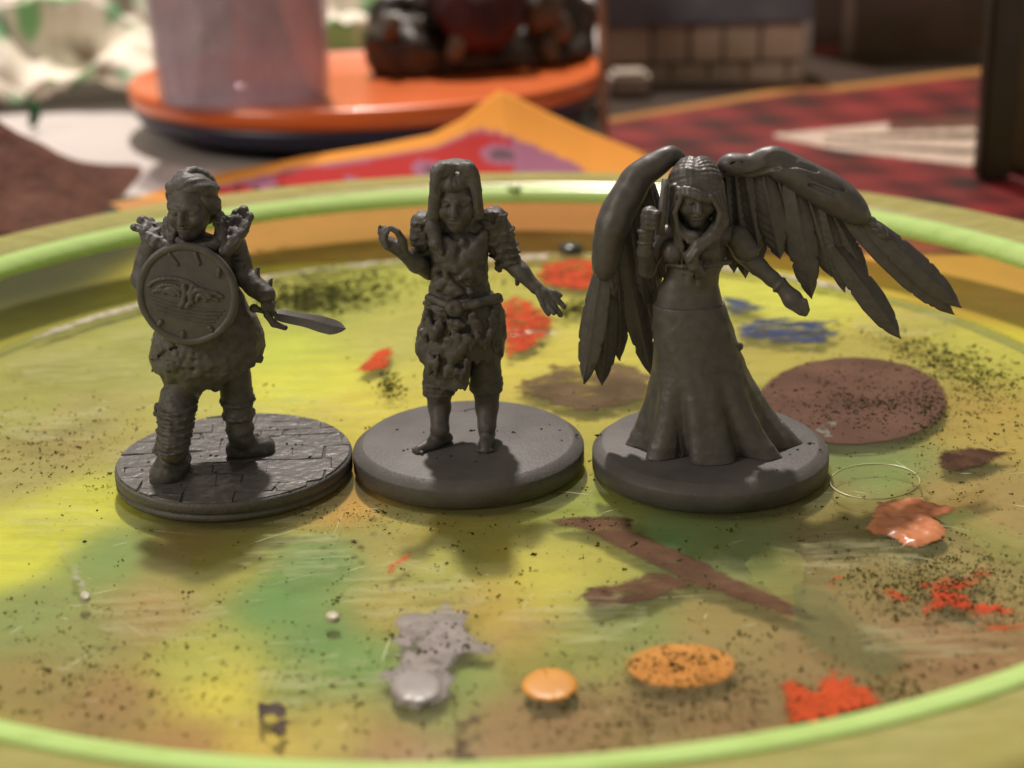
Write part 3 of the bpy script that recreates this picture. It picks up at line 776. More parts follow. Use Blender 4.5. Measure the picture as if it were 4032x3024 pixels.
# puffed shoulders and ragged sleeve
def puff(cs, seed):
    lo = np.min([c for c, _ in cs], 0) - 2; hi = np.max([c for c, _ in cs], 0) + 2
    v = Clay(lo, hi, .10)
    v.limb(cs, .3)
    for i in range(5):
        c, r = cs[0]; a = i * .55 - 1.1
        v.limb([(c + np.array([math.sin(a) * r * .9, -r * .75, r * .75]), .13), (c + np.array([math.sin(a) * r * 1.05, -r * .95, -r * .3]), .10)], .1, 's')
    for (c, r), q in zip(cs, (.9, 1.0, 1.0, 1.0)):
        for zo in (.35, -.35):
            arc_ = [(c + np.array([math.cos(t_) * r * 1.02 * q, math.sin(t_) * r * 1.02 * q, zo + .25 * math.cos(t_)]), .16 + .06 * math.sin(t_ * 5)) for t_ in np.linspace(2.6, 6.8, 12)]
            v.limb(arc_, .14)
    v.rough(.18, .7, seed).rough(.06, .35, seed + 3); return v.build('sleeve', PRIMER_ROUGH, f2.root)
puff([(J(1668, 880, -.2), 1.35), (J(1665, 935, 0), 1.25), (J(1672, 985, .4), 1.05)], 31)
puff([(J(1942, 868, -.2), 1.5), (J(1962, 925, 0), 1.5), (J(1985, 985, 0), 1.3), (J(2000, 1015, 0), 1.2)], 32)
v = Clay(*BB(f2, (1930, 1140, -3), (2070, 960, 3)), .10)
for i in range(9):
    q = i / 8; v.cone(J(1958 + 70 * q, 1055 - 62 * q, -.6), .3, J(1965 + 74 * q, 1070 - 64 * q + rnd.uniform(-4, 14), -.6), .14, .15)
v.limb([(J(2040, 1090, -.4), .35), (J(2036, 1118, -.5), .22)], .1)
v.rough(.07, .4, 33); v.build('sleeve_fringe', PRIMER_ROUGH, f2.root)
# knee wraps
def wrap(c, r, px, py, dy):
    v = Clay(c - np.array([3, 3, 2]), c + np.array([3, 3, 2]), .10)
    for k2, z in enumerate((.55, 0, -.5)):
        for k in range(24):
            a0, a1 = 2 * math.pi * k / 24, 2 * math.pi * (k + 1) / 24
            q = lambda a: c + np.array([r * (1 - .06 * abs(z)) * math.cos(a), r * .9 * math.sin(a), z])
            v.cone(q(a0), .36, q(a1), .36, .15)
    v.rough(.09, .6, 40); return v.build('knee_wrap', PRIMER_ROUGH, f2.root)
wrap(J(1728, 1525, -.7), 1.40, 0, 0, 0); wrap(J(1914, 1512, 0), 1.45, 0, 0, 0)

# ================================================================== 3: winged woman in a long skirt
f3 = Fig(2, 'winged_figurine', 'dark grey primed winged woman miniature in long pleated skirt with drooping feathered wings')
J, G = f3.J, f3.G
T3 = 2.8
b3 = base_disc(f3, T3, BASEM, .9)
grit(f3, [(2352, 1715, .3), (2365, 1712, .25), (3188, 1748, .35), (3205, 1747, .2), (3230, 1770, .2), (2340, 1890, .2), (3140, 1770, .25), (3110, 1790, .2), (3060, 1852, .2)], b3, T3)
body = Clay(*BB(f3, (2480, 1330, -7), (3200, 610, 6)), .12)
body.drape(f3.rows([(1040, 2632, 2850, .62), (1080, 2620, 2832, .64), (1120, 2602, 2828, .66), (1166, 2588, 2838, .68), (1204, 2580, 2850, .7), (1260, 2580, 2870, .72), (1310, 2582, 2880, .72)], 0), None, .3)
body.limb([(J(2730, 1060, 0), 2.2), (J(2735, 960, .2), 2.35)], .7)
body.limb([(J(2610, 925, .3), 1.0), (J(2738, 915, .3), 1.5), (J(2880, 925, .3), 1.05)], .5)
body.limb([(J(2738, 930, 0), 1.0), (J(2738, 850, -.3), .95)], .3)
for i in (-1, 1): body.cone(J(2717 + 22 * i, 1090, -2.0), .18, J(2717 + 28 * i, 1180, -2.6), .18, .3, 's')
body.ball(J(2718, 1160, -2.9), (.12, .2, .16), .1, 's')
# viewer-left arm: elbow down, fist raised
body.limb([(J(2612, 935, .2), 1.0), (J(2565, 1010, .3), .95), (J(2548, 1062, -.6), .85), (J(2540, 990, -2.0), .78), (J(2545, 920, -2.6), .68)], .3)
fc = J(2562, 860, -2.9)
body.limb([(J(2545, 920, -2.6), .7), (fc, .9)], .3)
for i in range(4):
    z = J(2562, 832 + 20 * i, -2.9)
    bw = (.85, 1.0, 1.0, .85)[i]; body.limb([(z + np.array([-.62 * bw, .2, 0]), .27), (z + np.array([-.42 * bw, -.62 * bw, .05]), .29), (z + np.array([.30, -.78 * bw, 0]), .27), (z + np.array([.62, -.3, -.06]), .22)], .07)
body.ball(J(2560, 856, -2.7), (.88, .9, 1.2), .35)
body.limb([(fc + np.array([.35, -.3, .35]), .28), (fc + np.array([.62, -.75, .75]), .25), (fc + np.array([.35, -1.0, .62]), .2)], .08)
# viewer-right arm: out and down, closed fist
body.limb([(J(2895, 940, .2), 1.0), (J(2930, 1000, .2), .98), (J(2985, 1050, -.2), .92), (J(3040, 1098, -.7), .78), (J(3078, 1128, -1.1), .66)], .3)
body.limb([(J(3078, 1128, -1.1), .72), (J(3120, 1178, -1.5), .98), (J(3150, 1205, -1.6), .85)], .3)
for i in range(4):
    body.limb([(J(3128 + 14 * i, 1172 + 4 * i, -1.9 - .1 * i), .27), (J(3152 + 9 * i, 1195 + 8 * i, -2.2), .27), (J(3158 + 5 * i, 1222 + 4 * i, -2.3), .25), (J(3138 + 6 * i, 1222 + 4 * i, -2.0), .22)], .05)
body.limb([(J(3120, 1205, -2.2), .3), (J(3150, 1232, -2.5), .27), (J(3170, 1238, -2.4), .22)], .08)
for k in range(20):
    a0, a1 = 2 * math.pi * k / 20, 2 * math.pi * (k + 1) / 20
    c = J(3068, 1122, -1.0); axd = J(3078, 1128, -1.1) - J(3040, 1098, -.7); axd /= np.linalg.norm(axd); u = np.cross(axd, [0, 1, 0]); u /= np.linalg.norm(u); w = np.cross(axd, u)
    body.cone(c + (u * math.cos(a0) + w * math.sin(a0)) * .72, .2, c + (u * math.cos(a1) + w * math.sin(a1)) * .72, .2, .08)
R3 = rotm(.18, 0, .03); hs = 3.05; hcn = J(2737, 760, -.5)
head(body, hcn, hs, R3)
body.rough(.03, .9, 3)
body.build('body', PRIMER_SMOOTH, f3.root)
# bodice with bust cups and under-band
v = Clay(*BB(f3, (2560, 1070, -6), (2900, 900, 5)), .10)
v.drape(f3.rows([(925, 2640, 2850, .7), (985, 2625, 2860, .7), (1030, 2630, 2852, .66), (1050, 2634, 2848, .66)], .1), None, .2)
v.ball(J(2652, 990, -1.6), (1.22, 1.15, 1.2), .6); v.ball(J(2790, 985, -1.6), (1.3, 1.15, 1.2), .6)
v.limb([(J(2625, 1040, -.9), .3), (J(2690, 1048, -2.0), .3), (J(2790, 1046, -2.0), .3), (J(2870, 1030, -.6), .3)], .15)
v.rough(.04, .7, 9)
v.build('bodice', PRIMER_SMOOTH, f3.root)
# puffed sleeve
v = Clay(*BB(f3, (2840, 1060, -4), (3020, 880, 4)), .10)
v.limb([(J(2905, 935, 0), 1.25), (J(2935, 985, 0), 1.35)], .3); v.rough(.06, .7, 10); v.build('sleeve', PRIMER_SMOOTH, f3.root)
# bracer bands of the raised arm
v = Clay(*BB(f3, (2490, 1010, -5), (2600, 890, 2)), .09)
for py in (905, 950, 985):
    for k in range(20):
        a0, a1 = 2 * math.pi * k / 20, 2 * math.pi * (k + 1) / 20; c = J(2543, py, -2.55 + (py - 905) / 140); q = lambda a: c + np.array([math.cos(a), math.sin(a), .12 * math.cos(a)]) * .70
        v.cone(q(a0), .19, q(a1), .19, .08)
v.build('bracelet', PRIMER_SMOOTH, f3.root)

# skirt with deepening pleats
zb = T3 - .03
def fold3(th, Z):
    q = np.clip((13.0 - Z) / 10.2, 0, 1) ** 1.6
    s_ = np.sin(th * 8 + 2.2 + .25 * np.sin(Z * .35)) + .45 * np.sin(th * 13 + 1.0)
    return (q * .85 * (s_ - .38 * s_ * s_)).astype(np.float32) + (np.clip((5.2 - Z) / 3, 0, 1) ** 2 * .5 * (.6 + .4 * np.sin(th * 8 + 2.2))).astype(np.float32)
sk = Clay(*BB(f3, (2440, 1800, -9), (3190, 1180, 7)), .12)
dfront = G(2793, 1850, T3)[1]
rS = f3.rows([(1192, 2574, 2853, .72, 0), (1204, 2572, 2856, .73, 0), (1269, 2570, 2880, .74, -.1), (1367, 2572, 2910, .76, -.3), (1448, 2570, 2940, .78, -.4), (1486, 2562, 2956, .78, -.5), (1584, 2543, 3010, .76, -.6), (1650, 2524, 3052, .72, -.7), (1703, 2506, 3096, .68, -.8), (1750, 2500, 3122, .64, -.9), (1790, 2498, 3136, .62, -1.0)])
z_last = rS[-1][0]
rS.append((min(zb, z_last - .1), *rS[-1][1:]))
sk.drape(rS, fold3, .2, lambda X, Y, th: zb + 0 * X)
sk.ball(J(2912, 1365, -1.0), .45, .15)
sk.cone(G(2672, 1800, T3) + np.array([0, -.2, .3]), .25, J(2672, 1700, -4.4), .08, .15, 's')
sk.rough(.05, 1.1, 4).rough(.02, .4, 5)
sk.build('skirt', PRIMER_SMOOTH, f3.root)

# hair: fringe waves, side curtains, long curl over the chest
hair = Clay(*BB(f3, (2590, 1060, -7), (2900, 610, 6)), .10)
P = lambda x, y, z: hcn + R3 @ (np.array([x, y, z]) * hs)
hair.ball(P(0, .20, .30), np.array([.80, .86, .78]) * hs, .2, R=R3)
hair.ball(P(0, .42, -.35), np.array([.95, .55, .95]) * hs, .4, R=R3); hair.limb([(P(-.72, -.05, .2), .6), (P(-.78, -.12, -.9), .6)], .3); hair.limb([(P(.74, -.05, .2), .6), (P(.80, -.12, -.9), .6)], .3)
hair.ball(P(0, -1.0, -.42), np.array([.60, .75, .66]) * hs, .15, 's', R3)
SW = [.80, .86, .79]
for sgn in (-1, 1):
    for i in range(9):
        q = i / 8
        sweep(sgn * (6 - 2 * q), 14 + 74 * q, sgn * (84 + 50 * q), -22 + 30 * q + rnd.uniform(-6, 6), rnd.uniform(.32, .44), rnd.uniform(.0, .05), .10)
for q in (0, .2):
    path = []
    for k in range(11):
        u = k / 10; x = -.74 + 1.48 * u
        zc = .26 + .62 * q + .13 * math.sin(u * 3.14 * 1.7 + .9 + 1.3 * q) - .26 * (2 * u - 1) ** 2
        yc = -.80 + .45 * q + .40 * (2 * u - 1) ** 2
        path.append((P(x * 1.04, yc - .06, zc + .02), .46 - .16 * abs(2 * u - 1)))
    hair.limb(path, .10)
hair.limb([(P(-.72, -.35, .35), .55), (P(-.78, -.40, -.2), .55), (P(-.76, -.48, -.75), .52), (P(-.45, -.78, -1.1), .55), (P(-.10, -.95, -1.1), .45)], .15)
hair.limb([(P(.74, -.25, .35), .55), (P(.82, -.32, -.2), .58), (P(.82, -.58, -.8), .78), (P(.48, -.92, -1.18), .80), (P(.02, -1.02, -1.42), .70), (P(-.24, -1.08, -1.78), .68), (P(-.10, -1.12, -2.12), .68), (P(.12, -1.10, -2.38), .52), (P(.05, -1.0, -2.58), .3)], .15)
hair.limb([(P(.74, -.82, -.82), .3), (P(.36, -1.14, -1.28), .3), (P(-.02, -1.24, -1.5), .26), (P(-.3, -1.28, -1.85), .2)], .10)
hair.limb([(P(-.6, -.85, -.95), .25), (P(-.30, -1.0, -1.25), .28), (P(0, -1.05, -1.35), .25)], .08)
hair.limb([(P(.9, -.2, -.3), .35), (P(1.0, -.1, -.9), .38), (P(.92, 0, -1.4), .3)], .12)
for sgn, o_ in ((-1, 0), (-1, .16), (1, 0), (1, .16), (1, .3)):
    hair.limb([(P(sgn * (.70 - o_), -.55 - o_, .25), .26), (P(sgn * (.84 - .4 * o_), -.58 - o_, -.35), .30), (P(sgn * (.74 - .5 * o_), -.72 - .6 * o_, -.95), .32), (P(sgn * (.66 - o_), -.82 - .5 * o_, -1.5), .30), (P(sgn * (.74 - 1.6 * o_), -.9, -1.95 - o_), .16)], .08)
hair.rough(.04, .6, 8)
hair.build('hair', PRIMER_SMOOTH, f3.root)
# rod held in the raised fist
tube('rod', [J(2600, 925, -3.0), J(2606, 850, -3.0), J(2622, 705, -2.4)], .42, PRIMER_SMOOTH, f3.root, 12)

# wings: smooth arm + separate feathers
def feather(parent, base, tip, width, nrm, sag=0.0, seed=0, thick=.34):
    base, tip = np.array(base), np.array(tip); r = random.Random(seed)
    ax = tip - base; L = np.linalg.norm(ax); ax /= L
    n = np.array(nrm, float); n -= ax * (n @ ax); n /= np.linalg.norm(n); w = np.cross(ax, n)
    NU, NV = 44, 14
    V = []; F = []
    pitch = .85
    notch = {r.randint(10, 38): r.uniform(.82, .93) for _ in range(3)}
    for side in (1, -1):
        for i in range(NU + 1):
            u = i / NU
            wd = width * .5 * np.interp(u, [0, .12, .35, .6, .8, .92, 1], [.45, .72, .95, 1, .78, .42, .04]) * (notch.get(i, 1))
            for j in range(NV + 1):
                q = -1 + 2 * j / NV
                th = thick * (1 - abs(q) ** 2.2) * (1 - .55 * u) + .02
                th += .24 * math.exp(-(q / .14) ** 2) * (1 - .5 * u)
                ph = (u * L + abs(q) * wd * 1.1) / pitch
                gr = abs(math.sin(ph * math.pi)) ** .5
                th -= .17 * (1 - gr) * min(1, abs(q) * 4) * (1 - abs(q) ** 6)
                c = base + ax * L * u + n * (sag * math.sin(u * math.pi)) + w * wd * q - n * (.25 * q * q * width * .25)
                V.append(c + n * th * (1 if side > 0 else -.7))
    K = (NU + 1) * (NV + 1)
    for s_ in (0, 1):
        for i in range(NU):
            for j in range(NV):
                a = s_ * K + i * (NV + 1) + j; q4 = (a, a + NV + 1, a + NV + 2, a + 1)
                F.append(q4 if s_ else q4[::-1])
    for i in range(NU):
        a, b = i * (NV + 1), (i + 1) * (NV + 1)
        F.append((a, b, K + b, K + a)); a += NV; b += NV; F.append((b, a, K + a, K + b))
    for j in range(NV):
        F.append((j + 1, j, K + j, K + j + 1)); a = NU * (NV + 1) + j; F.append((a, a + 1, K + a + 1, K + a))
    return link('feather', mesh_py('feather', V, F), PRIMER_SMOOTH, parent)
def wing(chain, feathers, flat, seed):
    w = empty('wing', (0, 0, 0)); w.parent = f3.root
    pts = [(J(a, b, d), r) for a, b, d, r in chain]
    lo = np.min([p for p, _ in pts], 0) - 2.2; hi = np.max([p for p, _ in pts], 0) + 2.2
    v = Clay(lo, hi, .11)
    sp = spline(pts, 6)
    v.limb(sp, .25)
    v.limb([(p + np.array([0, -r * 1.02, -.30 * r]), .10 + .08 * math.sin(i / len(sp) * 9.4)) for i, (p, r) in enumerate(sp) if 8 < i < len(sp) - 8], .7, 's') if False else None
    for g_ in range(7 if seed == 52 else 0):
        i0 = rnd.randint(4, len(sp) - 14); ph = rnd.uniform(-.9, .5)
        v.limb([(p + np.array([0, -r * math.cos(ph + .05 * i), r * math.sin(ph + .05 * i)]), .03 + .05 * math.sin((i + .5) / 11 * 3.14)) for i, (p, r) in enumerate(sp[i0:i0 + 11])], .35, 's')
    v.rough(.16, 2.2, seed).rough(.04, .8, seed + 1)
    v.build('wing_arm', PRIMER_SMOOTH, w)
    for k, (bx, by, bd, tx, ty, td, wd, nx) in enumerate(feathers):
        feather(w, J(bx, by, bd), J(tx, ty, td), wd, (nx, -1, .15), .25, seed * 50 + k)
    return w
wl = wing([(2700, 660, 2.8, .55), (2672, 625, 2.3, .75), (2638, 615, 1.9, .95), (2592, 640, 1.7, 1.15), (2512, 698, 1.6, 1.5), (2478, 755, 1.4, 1.55), (2424, 850, 1.0, 1.7), (2396, 950, .7, 1.55), (2384, 1035, .6, 1.3), (2380, 1062, .6, 1.1)],
     [(2378, 1030, 1.0, 2300, 1512, .1, 3.0, -.5), (2395, 1050, 1.7, 2371, 1518, 1.2, 3.0, .1), (2425, 1000, 2.3, 2440, 1420, 2.2, 2.6, .3), (2440, 960, 2.6, 2566, 1478, 2.6, 2.9, .3), (2470, 800, 2.9, 2560, 1330, 3.2, 2.9, .35), (2500, 720, 3.1, 2590, 1200, 3.4, 2.9, .4), (2540, 690, 3.3, 2620, 1100, 3.6, 2.8, .4), (2440, 820, 2.4, 2490, 1280, 2.6, 2.8, .3), (2370, 960, .9, 2420, 1180, .7, 1.9, .2)], .8, 51)
wr = wing([(2805, 700, 2.8, .6), (2846, 668, 2.3, .80), (2880, 650, 1.9, 1.05), (2957, 656, 1.8, 1.15), (3040, 632, 1.8, 1.38), (3095, 658, 1.7, 1.5), (3190, 708, 1.6, 1.7), (3280, 765, 1.5, 1.8), (3355, 822, 1.4, 1.45), (3402, 858, 1.4, .8)],
     [(3400, 865, 1.5, 3786, 1212, .9, 2.9, .25), (3335, 850, 1.9, 3757, 1238, 1.5, 3.1, .2), (3300, 800, 2.3, 3640, 1130, 2.1, 2.8, .2), (3270, 960, 2.0, 3546, 1332, 1.4, 2.9, .2), (3225, 770, 2.3, 3326, 1150, 2.1, 2.2, .1), (3245, 790, 2.7, 3420, 1120, 2.6, 2.2, .1), (3112, 690, 1.9, 3196, 1176, 1.4, 3.2, 0), (3160, 715, 2.4, 3275, 1090, 2.2, 2.9, 0), (2995, 655, 2.0, 3072, 1022, 1.6, 3.0, -.1), (3055, 665, 2.5, 3130, 1030, 2.3, 2.9, -.1), (2930, 655, 2.4, 2990, 990, 2.2, 2.8, -.2), (2895, 655, 2.8, 2935, 1096, 2.6, 2.9, -.3), (2860, 670, 3.1, 2890, 1075, 3.0, 2.6, -.3), (2965, 665, 3.0, 2985, 1060, 3.0, 2.6, -.2), (3430, 876, 1.0, 3500, 945, .8, 1.2, .3)], .8, 52)
v = Clay(*BB(f3, (3380, 920, -1), (3480, 840, 4)), .10); v.ball(J(3428, 872, 1.2), (.62, .5, .55), .1); v.build('wing_knuckle', PRIMER_SMOOTH, wr)
v = Clay(*BB(f3, (2640, 1000, 0), (2900, 620, 6)), .14)
v.limb([(J(2750, 950, 2.2), 1.3), (J(2720, 800, 3.4), 1.0), (J(2692, 660, 2.9), .7)], .4); v.limb([(J(2750, 950, 2.2), 1.3), (J(2790, 800, 3.4), 1.0), (J(2815, 690, 2.9), .7)], .4)
v.build('wing_root', PRIMER_SMOOTH, wl)
# ------------------------------------------------------------------ printed sheet under the dish (soft patches of colour, shade painted in behind the left wall)
S2 = IW / 2212.0
def lin(rgb): return np.array([((c / 255) / 12.92 if c / 255 < .04045 else ((c / 255 + .055) / 1.055) ** 2.4) for c in rgb])
def attr_mat(name, rough=.5, spec=.3, noise=0.0, nscale=200):
    m, nt, N, L, b = new_mat(name)
    a = N.new('ShaderNodeAttribute'); a.attribute_name = 'print'
    b.inputs['Roughness'].default_value = rough; b.inputs['Specular IOR Level'].default_value = spec
    if noise:
        tc = N.new('ShaderNodeTexCoord'); n = N.new('ShaderNodeTexNoise'); n.inputs['Scale'].default_value = nscale; n.inputs['Detail'].default_value = 5
        L.new(tc.outputs['Object'], n.inputs['Vector'])
        mr = N.new('ShaderNodeMapRange'); mr.inputs['To Min'].default_value = 1 - noise; mr.inputs['To Max'].default_value = 1 + noise
        L.new(n.outputs['Fac'], mr.inputs['Value'])
        mx = N.new('ShaderNodeMix'); mx.data_type = 'RGBA'; mx.blend_type = 'MULTIPLY'; mx.inputs[0].default_value = 1
        L.new(a.outputs['Color'], mx.inputs[6]); L.new(mr.outputs['Result'], mx.inputs[7]); L.new(mx.outputs[2], b.inputs['Base Color'])
    else: L.new(a.outputs['Color'], b.inputs['Base Color'])
    return m
def grid_mesh(name, X, Y, Z, C, material, thick=0.0):
    """X,Y,Z (n,m) mm; C (n,m,3) linear colour"""
    n, m = X.shape
    V = np.stack([X, Y, Z], -1).reshape(-1, 3)
    i, j = np.meshgrid(np.arange(n - 1), np.arange(m - 1), indexing='ij'); a = (i * m + j).ravel()
    F = np.stack([a, a + m, a + m + 1, a + 1], 1)
    me = mesh_np(name, V, F)
    if C is not None:
        at = me.color_attributes.new('print', 'FLOAT_COLOR', 'POINT')
        at.data.foreach_set('color', np.concatenate([C.reshape(-1, 3), np.ones((n * m, 1))], 1).astype(np.float32).ravel())
    o = link(name, me, material)
    if thick:
        md = o.modifiers.new('thick', 'SOLIDIFY'); md.thickness = thick * MM; md.offset = -1
    return o
PTS = [  # full-view pixel, colour seen there
 (60, 880, (165, 160, 80)), (250, 800, (168, 165, 85)), (420, 760, (172, 172, 85)), (640, 830, (225, 218, 70)), (760, 900, (220, 200, 70)), (300, 960, (172, 155, 85)), (180, 880, (170, 155, 90)), (420, 900, (190, 180, 85)), (60, 1010, (170, 155, 90)), (180, 1100, (215, 210, 60)), (40, 1200, (225, 220, 60)), (330, 1060, (215, 210, 60)), (110, 980, (165, 140, 80)),
 (60, 1330, (130, 145, 80)), (250, 1200, (120, 150, 80)), (180, 1380, (140, 140, 80)), (330, 1330, (170, 130, 75)), (60, 1480, (150, 120, 65)), (240, 1520, (160, 110, 65)), (420, 1420, (190, 185, 75)), (500, 1500, (225, 205, 65)), (560, 1600, (215, 180, 70)), (400, 1620, (170, 110, 65)), (380, 1180, (150, 120, 55)), (470, 1240, (160, 150, 60)),
 (600, 1300, (80, 140, 75)), (700, 1220, (90, 140, 75)), (690, 1380, (75, 135, 70)), (760, 1430, (90, 145, 70)), (640, 1480, (130, 150, 70)), (700, 1580, (190, 165, 75)), (850, 1180, (165, 145, 75)), (850, 1320, (185, 160, 75)), (950, 1230, (170, 165, 70)), (1060, 1310, (195, 160, 65)), (1180, 1260, (205, 190, 65)), (1120, 1390, (185, 140, 70)), (1000, 1450, (120, 145, 65)), (950, 1530, (130, 140, 65)), (860, 1620, (160, 105, 65)), (1080, 1580, (150, 95, 60)), (1200, 1560, (140, 85, 55)),
 (1250, 1400, (150, 150, 65)), (1350, 1340, (120, 135, 70)), (1330, 1200, (190, 175, 65)), (1420, 1180, (80, 140, 85)), (1620, 1180, (95, 125, 70)), (1560, 1340, (150, 120, 70)), (1450, 1520, (130, 80, 50)), (1600, 1560, (130, 80, 50)), (1800, 1400, (140, 95, 60)), (1750, 1200, (120, 90, 55)), (1900, 1240, (140, 110, 60)), (1750, 1080, (140, 120, 60)), (1890, 1010, (110, 130, 70)), (2080, 1080, (160, 125, 70)), (2150, 1200, (150, 125, 75)), (2050, 1400, (150, 90, 65)), (2100, 900, (185, 150, 65)), (1750, 930, (120, 140, 70)), (1930, 780, (190, 170, 75)), (1650, 760, (185, 165, 70)),
 (860, 720, (190, 180, 85)), (700, 680, (180, 180, 75)), (850, 580, (190, 190, 75)), (1200, 640, (195, 185, 80)), (1180, 760, (215, 195, 70)), (1400, 700, (200, 195, 75)), (1700, 640, (225, 220, 85)), (1230, 860, (205, 180, 70)), (1270, 1000, (190, 175, 60)), (2150, 760, (200, 190, 75)), (600, 760, (205, 210, 75)), (1000, 1000, (190, 160, 60)), (760, 1080, (200, 140, 50)), (900, 1130, (170, 150, 55)), (1280, 1100, (140, 150, 50)),
 (60, 600, (30, 34, 10)), (200, 540, (30, 34, 10)), (260, 480, (34, 36, 12)), (80, 520, (30, 34, 10)), (-100, 600, (30, 34, 10)), (330, 500, (40, 42, 14)), (600, 500, (205, 165, 60)), (700, 450, (205, 155, 55)), (850, 520, (205, 165, 65)), (1100, 500, (195, 115, 60)), (1230, 440, (190, 105, 60)), (1700, 500, (195, 130, 70)), (1950, 500, (130, 125, 50)), (2100, 570, (170, 125, 50)), (2190, 500, (150, 140, 50)), (2190, 650, (170, 125, 50)), (1800, 560, (200, 140, 70)), (460, 560, (170, 160, 60)),  # very dark olive entries paint shade behind the left wall into the sheet
 (1000, 1750, (170, 150, 70)), (300, 1750, (180, 160, 70)), (1800, 1750, (170, 150, 60)), (2212, 1650, (180, 160, 60)), (-80, 1600, (180, 160, 70)), (1500, 1700, (170, 140, 70))]
SZ = -1.15
gx = np.linspace(-125, 125, 170); gy = np.linspace(-95, 138, 160)
GX, GY = np.meshgrid(gx, gy, indexing='ij')
num = np.zeros((*GX.shape, 3)); den = np.full(GX.shape, 1e-9)
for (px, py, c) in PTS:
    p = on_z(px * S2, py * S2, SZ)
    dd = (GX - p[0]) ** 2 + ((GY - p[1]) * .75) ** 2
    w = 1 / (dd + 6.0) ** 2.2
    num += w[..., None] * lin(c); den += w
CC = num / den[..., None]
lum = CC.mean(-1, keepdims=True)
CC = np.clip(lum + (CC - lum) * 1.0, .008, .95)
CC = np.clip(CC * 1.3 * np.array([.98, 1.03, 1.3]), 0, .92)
sh_o = grid_mesh('printed_sheet', GX, GY, np.full(GX.shape, SZ), CC, attr_mat('sheet print with shade', .6, .2, .06, 60))
tag(sh_o, 'sheet with blurry green, yellow and brown print and shade painted in at back left, lying under the green lid', 'paper')

# ------------------------------------------------------------------ the translucent green lid
def plastic(name, tint, diff, T, rough=.2, trans=.45, bump=0.0, gloss=.2):
    m, nt, N, L, b = new_mat(name)
    b.inputs['Base Color'].default_value = (*diff, 1); b.inputs['Roughness'].default_value = .6; b.inputs['Specular IOR Level'].default_value = 0
    tl = N.new('ShaderNodeBsdfTranslucent'); tl.inputs['Color'].default_value = (*diff, 1)
    m1 = N.new('ShaderNodeMixShader'); m1.inputs[0].default_value = trans
    L.new(b.outputs[0], m1.inputs[1]); L.new(tl.outputs[0], m1.inputs[2])
    tr = N.new('ShaderNodeBsdfTransparent'); tr.inputs['Color'].default_value = (*tint, 1)
    m2 = N.new('ShaderNodeMixShader'); L.new(m1.outputs[0], m2.inputs[1]); L.new(tr.outputs[0], m2.inputs[2])
    # cloudy wear: fine scratches and haze make the plastic more or less clear
    tc = N.new('ShaderNodeTexCoord'); mp = N.new('ShaderNodeMapping'); mp.inputs['Scale'].default_value = (1, 4.0, 1); mp.inputs['Rotation'].default_value = (0, 0, .25)
    n = N.new('ShaderNodeTexNoise'); n.inputs['Scale'].default_value = 120; n.inputs['Detail'].default_value = 8; n.inputs['Roughness'].default_value = .7
    L.new(tc.outputs['Object'], mp.inputs['Vector']); L.new(mp.outputs['Vector'], n.inputs['Vector'])
    mr = N.new('ShaderNodeMapRange'); mr.inputs['From Min'].default_value = .3; mr.inputs['From Max'].default_value = .7; mr.inputs['To Min'].default_value = T - .13 * (1 - T) / .26; mr.inputs['To Max'].default_value = T + .09 * (1 - T) / .26
    L.new(n.outputs['Fac'], mr.inputs['Value']); L.new(mr.outputs['Result'], m2.inputs[0])
    gl = N.new('ShaderNodeBsdfGlossy'); gl.inputs['Roughness'].default_value = rough
    fr = N.new('ShaderNodeFresnel'); fr.inputs['IOR'].default_value = 1.4
    if bump:
        nb_ = N.new('ShaderNodeTexNoise'); nb_.inputs['Scale'].default_value = 500; nb_.inputs['Detail'].default_value = 4; L.new(tc.outputs['Object'], nb_.inputs['Vector'])
        bp = N.new('ShaderNodeBump'); bp.inputs['Strength'].default_value = .6; bp.inputs['Distance'].default_value = bump * MM; L.new(nb_.outputs['Fac'], bp.inputs['Height']); L.new(bp.outputs['Normal'], gl.inputs['Normal'])
    m3 = N.new('ShaderNodeMixShader'); sc_ = N.new('ShaderNodeMath'); sc_.operation = 'MULTIPLY'; sc_.inputs[1].default_value = gloss
    L.new(fr.outputs[0], sc_.inputs[0]); L.new(sc_.outputs[0], m3.inputs[0])
    L.new(m2.outputs[0], m3.inputs[1]); L.new(gl.outputs[0], m3.inputs[2])
    L.new(m3.outputs[0], N['Material Output'].inputs['Surface'])
    return m
LID = plastic('green plastic', (.985, .99, .93), (.40, .42, .22), .78, .08, .45, 0, .05)
LIDRIM = plastic('green plastic edge', (.85, .97, .55), (.62, .82, .34), .06, .12, .45, 0, .02)
DC = (-3.7, 9.0)
lid = empty('palette_dish', (DC[0], DC[1], SZ)); tag(lid, 'translucent green plastic lid with raised rim, smeared with dried paint', 'dish')
def on_lid(o): o.location = (o.location - lid.location) if o.parent is None else o.location; o.parent = lid; return o
RE_, HE = 82.3, 8.2
o = revolve('floor', [(0.001, 0), (72.6, 0), (73.4, -.25), (74.4, -.25), (74.4, -.98), (0.001, -.95)], 256, LID, None, closed=False, center=DC); on_lid(o)
WALL = plastic('green plastic wall', (.97, .97, .82), (.40, .40, .16), .88, .10, .45, 0, .06)
o = revolve('wall', [(74.45, -.3), (75.0, -.05), (76.2, 1.2), (78.2, 3.6), (80.2, 6.0), (81.4, 7.6), (82.4, 8.1), (82.4, 7.2), (80.9, 5.2), (78.6, 2.5), (76.6, -.2), (75.0, -1.0), (74.45, -.95)], 256, WALL, None, closed=True, center=DC); on_lid(o)
a = np.linspace(0, 2 * math.pi, 16, endpoint=False)
FLANGE = plastic('green plastic flange', (.95, .97, .80), (.50, .48, .20), .30, .15, .40, 0, .05)
